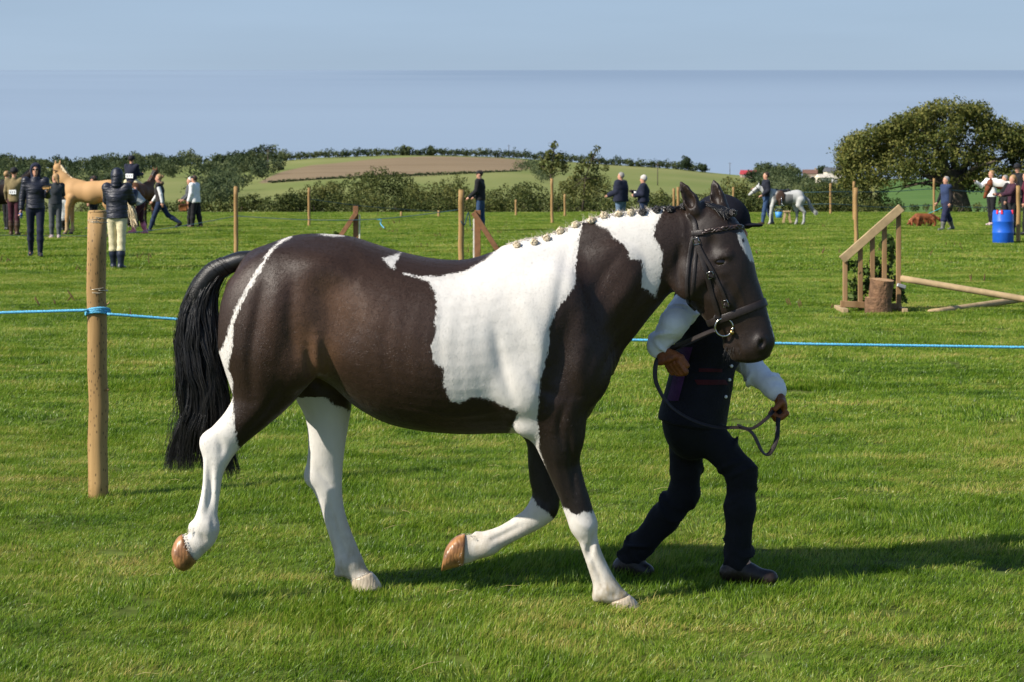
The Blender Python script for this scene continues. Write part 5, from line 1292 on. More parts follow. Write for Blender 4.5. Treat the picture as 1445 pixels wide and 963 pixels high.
POSTS = [(138, 297, 703, .0525, 'thick round wooden post in the left foreground with blue rope tied round it'),
    (333, 263, 358, .048, 'round fence post left of the croup of the piebald pony'), (436, 265, 320, .045, 'thin fence post in front of the hedge left of the jump wing'),
    (651, 268, 386, .052, 'fence post with blue rope standing right behind the back of the pony'), (779, 252, 316, .05, 'tall fence post under the thin sapling'),
    (728, 282, 305, .045, 'short post at the hedge left of the thin sapling'), (797, 274, 306, .045, 'short post at the hedge right of the thin sapling'),
    (951, 266, 308, .05, 'darker left one of the paired posts above the pony neck'), (957, 264, 310, .056, 'paler right one of the paired posts above the pony neck'), (1035, 264, 302, .045, 'short post between the pony ears and the grey pony'),
    (1172, 259, 303, .05, 'post at the hedge just left of the big tree'), (1205, 256, 312, .05, 'rear one of the two posts standing close together left of the jump'), (1208, 265, 346, .05, 'front one of the two posts standing close together left of the jump'),
    (1318, 252, 302, .05, 'post under the big tree beside the woman with the dog'), (1437, 262, 343, .052, 'fence post in front of the blue barrel at the right edge'),
    (566, 299, 306, .045, 'low stub of a post at the foot of the hedge by the tall bush'), (619, 297, 307, .045, 'low stub with blue twine at the foot of the olive bush'), (876, 276, 312, .05, 'post partly hidden by the man in the navy coat')]
PP = {}
for i, (px, top, bot, r, lab) in enumerate(POSTS):
    x, y, s = gnd(px, bot); h = (bot - top) / s; PP[px] = (x, y, s)
    o = post_mesh(h, r, 20 if i == 0 else 10, i).build('fence_post', timber, None, True); o.location = (x, y, 0); tag(o, lab, 'post', 'fence posts')
fp = PP[138]
fpo = bpy.data.objects['fence_post']
tape_m, N_, L_, B_ = newmat('clear_tape'); B_.inputs['Base Color'].default_value = (.42, .36, .26, 1); B_.inputs['Roughness'].default_value = .18; B_.inputs['Specular IOR Level'].default_value = .8
for zt in (1.535, 1.135):
    mb = MB()
    for k in range(7):
        a0 = rng.uniform(0, 6.28); z0, sl = rng.uniform(-.014, .014), rng.uniform(-.008, .008); mb.tube([(math.cos(a) * .0548, math.sin(a) * .0548, zt + z0 + sl * (a - a0)) for a in np.linspace(a0, a0 + rng.uniform(1.0, 2.6), 12)], rng.uniform(.0008, .0022), n=4, flat=None)
    o = mb.build('tape_scrap', tape_m, fpo, True); tag(o, kind='stuff')
MB().tube([(.050, -.02, 1.065), (.064, -.024, 1.075), (.072, -.024, 1.088)], [.006, .004, .001], n=5).build('splinter', timber, fpo, True)
MB().tube([(.050, -.02, .60), (.062, -.024, .60), (.066, -.024, .59)], [.008, .007, .003], n=5).build('splinter', timber, fpo, True)
rope_b = pm('blue_rope', (.10, .40, .62), rough=.6, var=.35, scale=150, bump=.4, bscale=300)
dark_rope = pm('teal_rope', (.010, .045, .065), rough=.7, var=.3, scale=60)
def twist(pts, r, pitch, name, m, label, step=.02):
    P = np.asarray(pts, float); L = np.concatenate([[0], np.cumsum(np.linalg.norm(np.diff(P, axis=0), axis=1))]); t = np.arange(0, L[-1], step)
    Q = np.stack([np.interp(t, L, P[:, k]) for k in range(3)], 1); mb = MB(); d = np.gradient(Q, axis=0); d /= np.linalg.norm(d, axis=1)[:, None]
    a = np.cross(d, (0.05, .1, 1)); a /= np.linalg.norm(a, axis=1)[:, None]; b = np.cross(d, a)
    for k in range(3):
        an = t / pitch * 2 * np.pi + k * 2.094; mb.tube(Q + a * np.cos(an)[:, None] * r * .5 + b * np.sin(an)[:, None] * r * .5, r * .58, n=5, caps=False)
    return tag(mb.build(name, m, None, True), label, 'rope')
yR = fp[1]
front = [at(-900, 455, yR), at(-400, 449, yR), at(0, 441.5, yR - .03), at(124, 438, yR - .065)]
r_ = .064; cxy = np.array([fp[0], yR]); zc = at(138, 438, yR)[2]
for k, an in enumerate(np.linspace(math.pi * 1.15, math.pi * 1.15 + 2 * math.pi * 2.35, 44)):
    front.append(np.array([cxy[0] + math.cos(an) * r_, cxy[1] + math.sin(an) * r_, zc + .018 * math.sin(k * .35) - .0006 * k]))
front += [at(153, 443.5, yR - .05), at(246, 450.5, yR), at(560, 469, yR), at(890, 480, yR), at(1150, 486, yR), at(1445, 490.5, yR), at(1900, 490, yR), at(2400, 482, yR)]
twist(front, .0085, .05, 'rope', rope_b, 'bright blue rope tied round the front post and stretched across behind the pony', .012)
def thin_rope(rows, r, label, m=dark_rope):
    P = crom([at(px, py, FPX / s - D0) for px, py, s in rows], 6); return tag(MB().tube(P, r, n=5).build('rope', m, None, True), label, 'rope')
s3, s6, s4 = PP[333][2], PP[651][2], PP[436][2]
thin_rope([(-140, 326, 62), (0, 332, 62), (125, 333, 62), (200, 327, 63), (270, 317, 64), (333, 305, s3)], .007, 'slack dark teal rope behind the left spectators')
thin_rope([(333, 305, s3), (380, 308, 66), (435, 310.5, 69), (510, 310.5, 73), (570, 306, 76), (634, 298, 79), (651, 295, s6)], .007, 'sagging dark rope between the posts above the croup of the pony')
thin_rope([(436, 281, s4), (520, 292, 40), (619, 299, 35.5)], .012, 'faint teal rope running from the thin post along the hedge')
thin_rope([(1085, 273, 33), (1172, 271, 34), (1250, 271, 33.5), (1318, 267, 33.3), (1384, 271, 33), (1560, 272, 33)], .014, 'upper blue rope of the fence under the big tree')
thin_rope([(1085, 291, 33), (1172, 288, 34), (1250, 293, 33.5), (1318, 290, 33.3), (1384, 293, 33), (1560, 293, 33)], .014, 'lower blue rope of the fence under the big tree')
thin_rope([(651, 295, s6), (648, 305, s6), (655, 318, s6), (661, 300, s6 - 2), (664, 320, s6 - 2)], .010, 'blue rope end hanging from the post behind the pony back')
thin_rope([(532, 310, 45), (538, 311, 45), (537, 316, 45), (542, 322, 46)], .016, 'short blue rope end lying in the grass above the pony back', rope_b)

def beam(mb, a, b, w, d):
    a, b = Vector(a), Vector(b); t = (b - a); L = t.length; q = t.to_track_quat('Z', 'Y').to_matrix(); mb.box((a + b) / 2, (w, d, L), q, .004); return mb
# jump wing with sloping rail on the right
sx = 110.0; yj = FPX / sx - D0; J0 = at(1230, 440, yj); J0[2] = 0
wing = tag(empty('jump_wing', J0), 'wooden show jump wing with sloping top rail and four uprights dressed with greenery', 'jump wing')
def jp(px, py, dy=0): return at(px, py, yj + dy) - J0
for (x, t, b) in ((1192.5, 368, 434), (1214, 349, 436), (1231, 334, 436), (1248, 318, 436), (1268, 299, 440)):
    beam(MB(), jp(x, b), jp(x, t), .058, .05).build('upright', sawn, wing)
beam(MB(), jp(1188, 367, -.052), jp(1272, 293, -.052), .05, .105).build('top_rail', pale_t, wing)
beam(MB(), jp(1186, 429, -.052), jp(1272, 433, -.052), .05, .08).build('base_rail', sawn, wing)
for x in (1187, 1270): MB().box(jp(x, 437), (.07, .7, .07), None, .006).build('foot', pale_t, wing)
MB().box(jp(1272, 404, -.06), (.12, .05, .05), Euler((0, .3, 0)).to_matrix(), .01).build('pole_cup', pm('grey_metal', (.45, .45, .45), rough=.4, metal=.6), wing)
gr = tag(empty('greenery', J0 + [0, .12, 0]), 'cut leafy branches tied into the right jump wing', 'branches')
C = [jp(x, y, rng.uniform(-.1, .15)) for x, y in ((1203, 375), (1205, 400), (1212, 412), (1220, 385), (1225, 405), (1240, 372), (1252, 380), (1257, 395), (1238, 395), (1260, 362), (1206, 425), (1265, 415), (1272, 420), (1218, 428), (1256, 345))]
foliage('leaves', [leaves(C, [.10] * len(C), 480, .095, None, .1)], leaf_mat('cut_leaf', (.025, .05, .010), (.060, .10, .022), (.14, .18, .05), 4), gr)
mb = MB()
for c in C: mb.tube([jp(1235, 434, .05), (jp(1235, 434, .05) + c) / 2 + [rng.normal() * .05, 0, 0], c], [.008, .006, .003], n=4)
tag(mb.build('twigs', bark, gr), kind='stuff')
log_bark = pm('log_bark', (.155, .085, .045), rough=.9, var=.45, scale=9, bump=.9, bscale=22, dist=.03)
for (x, t, b, rr, tilt, lab) in ((1240, 422, 443, .168, 0, 'lower log section standing at the foot of the right jump wing'), (1243, 398, 422, .146, .09, 'upper log section stacked on the lower log by the jump')):
    h = (b - t) / sx * 1.06; mb = MB(); zs = np.linspace(0, h, 6); ph = rng.uniform(0, 6, 3)
    n = 22; rings = []
    for z in zs: rings.append([(math.cos(a) * rr * (1 + .06 * math.sin(3 * a + ph[0]) + .03 * math.sin(7 * a + z * 9)), math.sin(a) * rr * (1 + .06 * math.sin(2 * a + ph[1])), z) for a in np.linspace(0, 2 * math.pi, n, endpoint=False)])
    vs = [p for r2 in rings for p in r2]; fs = [(i * n + k, i * n + (k + 1) % n, (i + 1) * n + (k + 1) % n, (i + 1) * n + k) for i in range(5) for k in range(n)]
    root = empty('log', at(x, b, yj - .28)); tag(root, lab, 'log', 'stacked logs'); root.rotation_euler = (tilt, tilt, 0)
    if lab[0] == 'l': root.location.z = 0
    else: root.location.z = (443 - 422) / sx * 1.06 - .005
    mb.add(vs, fs); mb.build('bark', log_bark, root, True)
    MB().add(rings[-1], [tuple(range(n))]).build('cut_face', pm('cut_wood', (.36, .22, .11), rough=.8, var=.3, scale=14), root)
for rows, lab in (([(1271, 393, sx), (1437, 421, sx + 2), (1520, 436, sx + 3)], 'upper jump pole resting on the wing and sloping down to the right'), ([(1312, 441.5, sx + 1), (1445, 422, sx - 4), (1560, 404, sx - 6)], 'lower jump pole lying on the grass and rising to the right')):
    P = [at(px, py, FPX / s - D0) for px, py, s in rows]; tag(MB().tube(crom(P, 5), .042, n=14).build('jump_pole', pale_t, None, True), lab, 'pole', 'crossed jump poles')
# two small wings behind the pony
def small_wing(px, bot, post, brace, lab):
    x, y, s = gnd(px, bot); b = np.array([x, y, 0]); root = tag(empty('jump_wing', b), lab, 'jump wing', 'brown jump wings behind the pony'); q = lambda u, v, d=0: at(u, v, y + d) - b
    beam(MB(), q(post[0], bot), q(post[0], post[1]), .115, .08).build('upright', sawn_red, root)
    e = -1 if brace[2] < post[0] else 1
    beam(MB(), q(post[0] - e * 5.3, bot), q(post[0] - e * 5.3, post[1] + 12), .03, .07).build('edge_board', pm('white_edge', (.62, .58, .5), rough=.7), root)
    beam(MB(), q(brace[0], brace[1], -.095), q(brace[2], brace[3], -.095), .12, .10).build('brace', sawn_red, root)
    C = [q(brace[2] + rng.uniform(-8, 4), brace[3] + rng.uniform(-8, 6), -.1) for _ in range(4)]
    foliage('leaves', [leaves(C, [.07] * 4, 90, .09, None, .1)], leaf_mat('cut_leaf', (.014, .03, .006), (.035, .062, .014), (.10, .13, .035), 4), root)
small_wing(501, 352, (502, 291), (503, 300, 480, 334), 'brown jump wing with diagonal brace behind the croup of the pony')
small_wing(678, 372, (674, 297), (668, 300, 704, 356), 'brown jump wing with diagonal brace in front of the withers of the pony')
# blue barrel
x, y, s = gnd(1415.5, 344); H = 47 / s; Rb = .258
bl = tag(empty('barrel', (x, y, 0)), 'bright blue plastic barrel with red ties standing at the right edge', 'barrel')
prof = [(.0, 0), (.93, 0), (1, .03), (1.0, .30), (1.03, .32), (1.03, .35), (1, .37), (1, .63), (1.03, .65), (1.03, .68), (1, .70), (.99, .93), (.92, .99), (.90, 1.0), (.86, .985), (0, .985)]
n = 36; vs = [(math.cos(a) * r0 * Rb, math.sin(a) * r0 * Rb, z * H) for r0, z in prof for a in np.linspace(0, 2 * math.pi, n, endpoint=False)]
fs = [(i * n + k, i * n + (k + 1) % n, (i + 1) * n + (k + 1) % n, (i + 1) * n + k) for i in range(len(prof) - 1) for k in range(n)]
MB().add(vs, fs).build('drum', pm('blue_plastic', (.012, .10, .50), rough=.35, var=.12, scale=6, bump=.1, spec=.5), bl, True)
for an in (3.9, 4.35, 5.6): MB().box((math.cos(an) * Rb * .96, math.sin(an) * Rb * .96, H * .95), (.05, .05, .10), Euler((0, 0, an)).to_matrix(), .006).build('red_tie', pm('red_tape', (.65, .03, .06), rough=.6), bl)

# ------------------------------------------------------------------ spectators
def pose(px, feet, top, yaw, legs=((4, 0), (-4, 0)), arms=((0, 8, 15), (0, 8, 15)), lean=0, hyaw=None, foot_y=None):
    """legs (left, right): thigh swing, knee bend; arms: swing forward, outward, elbow bend - all degrees"""
    x, y, s = gnd(px, feet); H = (feet - top) / s; k = H / 1.70
    f = V3(math.cos(R(yaw)), math.sin(R(yaw)), 0); l = V3(-f[1], f[0], 0); z = V3(0, 0, 1)
    def sw(a): return -z * math.cos(R(a)) + f * math.sin(R(a))
    J = dict(fwd=f); pel = V3(0, 0, 0)
    ups = z * math.cos(R(lean)) + f * math.sin(R(lean))
    ch, nk = pel + ups * .30 * k, pel + ups * .52 * k
    hu_ = z * math.cos(R(lean * .5)) + f * math.sin(R(lean * .5)); hd = nk + hu_ * .145 * k
    J.update(pel=pel, chest=ch, neck=nk, head=hd)
    for sd, sg, (a, b), (sf, so, eb) in (('L', 1, legs[0], arms[0]), ('R', -1, legs[1], arms[1])):
        h_ = pel + l * sg * .088 * k - z * .05 * k; kn = h_ + sw(a) * .42 * k; an = kn + sw(a - b) * .41 * k
        to = an + (f + l * sg * .15) * .15 * k * math.cos(R(max(0, b - a) * .8)) + z * (-.042 * k - .10 * k * math.sin(R(max(0, b - a) * .9)))
        s_ = nk + l * sg * .175 * k - ups * .055 * k
        ud = unit(sw(sf) + l * sg * math.sin(R(so))); e = s_ + ud * .28 * k
        fd = unit(-z * math.cos(R(sf + eb)) + f * math.sin(R(sf + eb)) + l * sg * math.sin(R(so)) * (.5 - eb / 160)); w = e + fd * .245 * k
        J.update({'hip' + sd: h_, 'kn' + sd: kn, 'an' + sd: an, 'to' + sd: to, 'sh' + sd: s_, 'el' + sd: e, 'wr' + sd: w})
    low = min(J['anL'][2], J['anR'][2]); off = V3(x, y, .085 * k - low + .0)
    for q in J:
        if q not in ('fwd',): J[q] = J[q] + off
    J['base'] = (x, y, 0)
    if hyaw is not None: J['hfwd'] = V3(math.cos(R(hyaw)), math.sin(R(hyaw)), 0)
    return J
W = cloth
black_c = W('black', (.012, .012, .014)); navy_c = W('navy', (.012, .015, .032)); jean = W('denim', (.030, .060, .13)); djean = W('dark_denim', (.015, .028, .065)); cream = W('cream_breeches', (.58, .52, .33)); white_c = W('white', (.70, .70, .69), var=.08)
tweed = W('tan_tweed', (.19, .145, .070)); burg = W('burgundy', (.055, .014, .022)); grey_c = W('grey', (.075, .080, .085)); lgrey = W('light_grey', (.36, .38, .38)); beige = W('beige', (.35, .28, .19))
puffer = pm('quilted_navy', (.012, .014, .026), rough=.45, var=.3, scale=12, bump=.9, bscale=16, stretch=(.25, .25, 1.6), dist=.03, spec=.45)
bootb = pm('black_boot', (.012, .011, .011), rough=.4, var=.3); bootbr = pm('brown_boot', (.06, .032, .018), rough=.5, var=.3); boot_n = pm('navy_boot', (.012, .017, .035), rough=.4); welly = pm('grey_welly', (.12, .12, .105), rough=.45); shoe_p = pm('pale_shoe', (.55, .42, .42), rough=.6); pinkb = pm('pink_boot', (.75, .20, .30), rough=.6)
blond = pm('blond_hair', (.33, .20, .09), rough=.6); brownh = pm('dark_brown_hair', (.045, .026, .016), rough=.55); greyh = pm('grey_hair', (.26, .24, .225), rough=.6); whiteh = pm('white_hair', (.70, .68, .64), rough=.6)
hatb = pm('black_velvet', (.008, .008, .010), rough=.8); knit = W('grey_knit', (.50, .46, .42))
GP = 'spectators in the field'
def spectator(label, J, c, group=None, h=.020):
    r_, put_, fr_ = person(J, c, h=h); tag(r_, label, 'person', group); return r_, fr_
def bib(root, c, nrm, w, h_, name='number_bib'):
    n_ = unit(nrm); ang = math.atan2(n_[1], n_[0]); M = Euler((0, 0, ang)).to_matrix()
    b = kid(root, MB().box(c, (.012, w, h_), M, .003), name, pm('paper', (.78, .78, .77), rough=.7))
    for k in (-.28, 0, .28): MB().box(Vector(c) + M @ Vector((.0075, k * w, 0)), (.004, w * .10, h_ * .42), M).build('digit', pm('ink', (.16, .16, .18), rough=.7), b)
    return b
Jp = pose(20, 333, 240, 88, arms=((5, 10, 25), (5, 10, 25)), legs=((3, 0), (-2, 0)))
r_, fr_ = spectator('person in tan tweed jacket, burgundy breeches and black riding hat seen from behind', Jp, dict(trousers=burg, top=tweed, hem=-.10, boots=bootbr, tall=True, hat=(hatb, 'helmet'), hair=brownh))
bib(r_, Jp['chest'] * .55 + Jp['pel'] * .45 - fr_['f'] * .155, -fr_['f'], .20, .12)
Jp = pose(50, 364, 234, 282, legs=((14, 12), (-10, 12)), arms=((10, 10, 100), (-8, 12, 12)), hyaw=280)
r_, fr_ = spectator('woman in navy quilted hooded jacket and sunglasses walking with a sandwich and a water bottle', Jp, dict(trousers=navy_c, top=puffer, top_o=.028, hem=-.06, boots=bootb, hat=(navy_c, 'hood'), hair=brownh), h=.016)
H_ = Jp['head']; mb = MB()
for k in (1, -1): mb.ball(H_ + fr_['hf'] * .088 + fr_['hl'] * .033 * k + fr_['hu'] * .016, (.028, .014, .02), 10, 6)
kid(r_, mb, 'sunglasses', pm('dark_lens', (.008, .007, .007), rough=.15), True)
tag(MB().box(Jp['wrL'] + (Jp['wrL'] - Jp['elL']) * .38 + V3(0, -.02, .04), (.17, .12, .07), None, .025).build('sandwich', pm('bread', (.52, .29, .10), rough=.8, var=.3, scale=30), None, True), 'golden brown sandwich held by the woman in the navy hood', 'sandwich')
bt = V3(*(Jp['wrR'] + (Jp['wrR'] - Jp['elR']) * .35)); root = tag(empty('water_bottle', bt - V3(0, 0, .1)), 'clear water bottle with blue label held by the woman in the navy hood', 'bottle')
gm_, N_, L_, B_ = newmat('clear_plastic'); B_.inputs['Transmission Weight'].default_value = .8; B_.inputs['Roughness'].default_value = .1; B_.inputs['Base Color'].default_value = (.85, .92, .95, 1)
MB().tube([(0, 0, 0), (0, 0, .15), (0, 0, .185), (0, 0, .2), (0, 0, .22)], [.034, .034, .024, .014, .014], n=12).build('bottle_body', gm_, root, True)
MB().tube([(0, 0, .05), (0, 0, .11)], .036, n=12).build('label_band', pm('blue_label', (.03, .12, .45), rough=.5), root, True)
Jp = pose(78, 337, 248, 110, arms=((60, 20, 60), (30, 10, 60)), hyaw=150)
spectator('woman in grey top and grey leggings standing by the head of the palomino', Jp, dict(trousers=grey_c, top=W('charcoal', (.035, .04, .045)), hem=-.05, boots=shoe_p, hair=blond, long=True))
Jp = pose(92, 327, 246, 80)
spectator('person in cream breeches and black boots hidden behind the palomino', Jp, dict(trousers=white_c, top=black_c, boots=bootb, tall=True, hair=brownh, hat=(hatb, 'cap')))
Jp = pose(132, 325, 251, 170)
spectator('person whose dark cap shows above the back of the palomino', Jp, dict(trousers=black_c, top=navy_c, boots=bootb, hat=(hatb, 'cap'), hair=brownh))
Jp = pose(165, 381, 243, 84, legs=((8, 4), (-4, 2)), arms=((35, 10, 95), (30, 12, 100)), hyaw=110)
spectator('person in black quilted hooded jacket, cream breeches and navy boots behind the front post', Jp, dict(trousers=cream, leg_o=.014, top=puffer, top_o=.040, hem=-.07, boots=boot_n, tall=True, hat=(puffer, 'hood'), hair=brownh), h=.016)
Jp = pose(199, 331, 252, 190, legs=((30, 30), (0, 20)), arms=((60, 5, 30), (50, 5, 30)), lean=38)
spectator('person in light grey sweater and pink boots bending at the tail of the palomino', Jp, dict(trousers=burg, top=lgrey, top_o=.03, boots=pinkb, tall=True, hair=brownh))
Jp = pose(226, 328, 246, 180, legs=((22, 4), (-30, 28)), arms=((-18, 6, 8), (16, 6, 20)), lean=4)
spectator('woman in dark fur-hooded gilet, white sleeves and jeans striding to the left', Jp, dict(trousers=djean, top=W('dark_gilet', (.028, .024, .024)), top_o=.026, sleeve=0, sleeves=white_c, boots=bootb, hair=blond, bun=True))
mbf = MB().ball(Jp['neck'] - unit(Jp['fwd']) * .085, (.07, .11, .06), 12, 8); kid(bpy.data.objects[[o.name for o in COL.objects if o.name.startswith('person') and o.parent is None][-1]], mbf, 'fur_trim', W('fur', (.13, .085, .05)), True)
Jp = pose(276, 322, 250, 160, legs=((6, 2), (-8, 4)), arms=((0, 8, 20), (30, 25, 15)), lean=6)
r_, fr_ = spectator('person in loose white shirt, black trousers and dark cap carrying a brown bag', Jp, dict(trousers=black_c, leg_o=.02, top=white_c, top_o=.035, hem=-.12, boots=bootbr, hat=(hatb, 'cap'), hair=brownh))
hb = at(259, 293, Jp['pel'][1] - .1); root = tag(empty('shoulder_bag', hb - V3(0, 0, .14)), 'brown leather bag held by the person in the white shirt', 'bag')
MB().box((0, 0, .14), (.30, .14, .24), None, .05).build('bag_body', pm('tan_leather', (.22, .085, .03), rough=.5, var=.3), root, True); MB().tube([(-.1, 0, .25), (-.06, 0, .36), (.06, 0, .36), (.1, 0, .25)], .01, n=6).build('handle', pm('tan_leather', (.22, .085, .03)), root, True)
Jp = pose(268, 321, 253, 200, arms=((10, 5, 40), (10, 5, 40)))
spectator('white-haired person half hidden behind the one in the white shirt', Jp, dict(trousers=black_c, top=grey_c, boots=bootb, hair=whiteh))
Jp = pose(678, 327, 243, 165, arms=((8, 12, 40), (8, 12, 40)), hyaw=190, lean=3)
spectator('man in black jacket, dark cap and jeans standing behind the small jump wing', Jp, dict(trousers=jean, bulk=1.08, top=black_c, top_o=.035, hem=-.08, boots=bootb, hat=(hatb, 'cap'), hair=brownh))
Jp = pose(876, 325, 246, 150, arms=((8, 14, 60), (5, 12, 40)), hyaw=165)
spectator('grey-haired man in navy coat and pale jeans behind the mane of the pony', Jp, dict(trousers=W('pale_denim', (.11, .17, .26)), bulk=1.5, top=navy_c, top_o=.065, hem=-.10, boots=bootb, hair=greyh))
Jp = pose(908, 325, 251, 175, arms=((5, 8, 80), (20, 8, 85)))
r_, fr_ = spectator('woman in pale knitted hat and navy jacket holding a cup behind the mane', Jp, dict(trousers=djean, bulk=1.25, top=navy_c, top_o=.05, hem=-.06, boots=bootb, hat=(knit, 'beanie'), hair=greyh))
cp = at(896.5, 273, Jp['pel'][1] - .12); root = tag(empty('paper_cup', cp), 'white paper cup in the hand of the woman in the knitted hat', 'cup')
MB().tube([(0, 0, -.05), (0, 0, .05)], [.033, .043], n=12).build('cup_body', pm('paper', (.78, .78, .77)), root, True); MB().tube([(0, 0, .05), (0, 0, .062)], [.046, .042], n=12).build('lid', pm('paper', (.78, .78, .77)), root, True)
Jp = pose(1081, 318, 245, 190, legs=((12, 4), (-14, 6)), arms=((-5, 8, 60), (15, 8, 80)))
spectator('man in dark polo shirt and jeans leading the grey pony', Jp, dict(trousers=jean, top=W('dark_polo', (.012, .014, .024)), top_o=.022, boots=bootbr, hair=brownh), h=.018)
Jp = pose(1335, 326, 251, 200, legs=((16, 6), (-16, 10)), arms=((-10, 10, 20), (12, 8, 15)))
r_, fr_ = spectator('grey-haired woman in navy gilet, navy breeches and grey wellingtons walking a brown dog', Jp, dict(trousers=W('navy_skirt', (.018, .022, .055)), leg_o=.03, top=W('blue_gilet', (.025, .040, .095)), top_o=.035, hem=-.08, sleeve=0, sleeves=black_c, boots=welly, tall=True, hair=greyh), h=.018)
for sd in 'LR': kid(r_, MB().tube([Jp['kn' + sd] * .84 + Jp['an' + sd] * .16, Jp['kn' + sd] * .72 + Jp['an' + sd] * .28], .084, n=12), 'pink_sock', pm('pink_wool', (.75, .33, .48), rough=.8), True)
womanJ = Jp
Jp = pose(1399, 319, 243, 215, arms=((60, 10, 30), (50, 15, 70)), hyaw=190)
spectator('woman in white shirt and black trousers standing at the skewbald horse head', Jp, dict(trousers=black_c, top=white_c, top_o=.03, hem=-.05, boots=shoe_p, hair=blond))
Jp = pose(1418, 322, 250, 190)
spectator('grey-haired person in black with white collar behind the skewbald neck', Jp, dict(trousers=black_c, top=black_c, boots=bootb, hair=greyh))
Jp = pose(1436, 322, 234, 200)
spectator('person in black riding hat and black coat at the right edge', Jp, dict(trousers=black_c, top=black_c, boots=bootb, tall=True, hat=(hatb, 'helmet'), hair=brownh))
Jp = pose(1429, 333, 250, 190, arms=((40, 10, 40), (30, 10, 60)))
spectator('blonde woman in navy and burgundy top behind the blue barrel', Jp, dict(trousers=black_c, top=W('navy_burgundy', (.045, .015, .028)), boots=bootb, hair=blond, long=True))
Jp = pose(1448, 333, 246, 170)
spectator('person in burgundy top cut by the right edge of the picture', Jp, dict(trousers=black_c, top=W('burgundy_top', (.10, .012, .028)), boots=bootb, hair=brownh))
Jp = pose(10, 326, 244, 60)
spectator('blond person beside the dark horse at the left edge', Jp, dict(trousers=black_c, top=black_c, boots=bootb, hair=blond))

# ------------------------------------------------------------------ the other horses, the dog
def horse_mat(name, body_c, low_c, patch=None):
    m, N, L, B = newmat(name); A = N.new('ShaderNodeAttribute'); A.attribute_name = 'mask'; tc_ = N.new('ShaderNodeTexCoord')
    n = N.new('ShaderNodeTexNoise'); n.inputs['Scale'].default_value = 7; n.inputs['Detail'].default_value = 5; L.new(tc_.outputs['Object'], n.inputs['Vector'])
    q = N.new('ShaderNodeMath'); q.operation = 'MULTIPLY_ADD'; L.new(n.outputs['Fac'], q.inputs[0]); q.inputs[1].default_value = .25; q.inputs[2].default_value = -.125
    q2 = N.new('ShaderNodeMath'); q2.operation = 'ADD'; L.new(q.outputs[0], q2.inputs[0]); L.new(A.outputs['Fac'], q2.inputs[1])
    rp = N.new('ShaderNodeValToRGB'); rp.color_ramp.elements[0].position = .45; rp.color_ramp.elements[1].position = .55; rp.color_ramp.elements[0].color = body_c + (1,); rp.color_ramp.elements[1].color = low_c + (1,)
    L.new(q2.outputs[0], rp.inputs[0])
    mx_ = N.new('ShaderNodeMix'); mx_.data_type = 'RGBA'; mx_.blend_type = 'MULTIPLY'; mx_.inputs['Factor'].default_value = .35; L.new(rp.outputs[0], mx_.inputs['A']); L.new(n.outputs['Color'], mx_.inputs['B'])
    L.new(rp.outputs[0], B.inputs['Base Color']); B.inputs['Roughness'].default_value = .65; B.inputs['Specular IOR Level'].default_value = .2
    return m
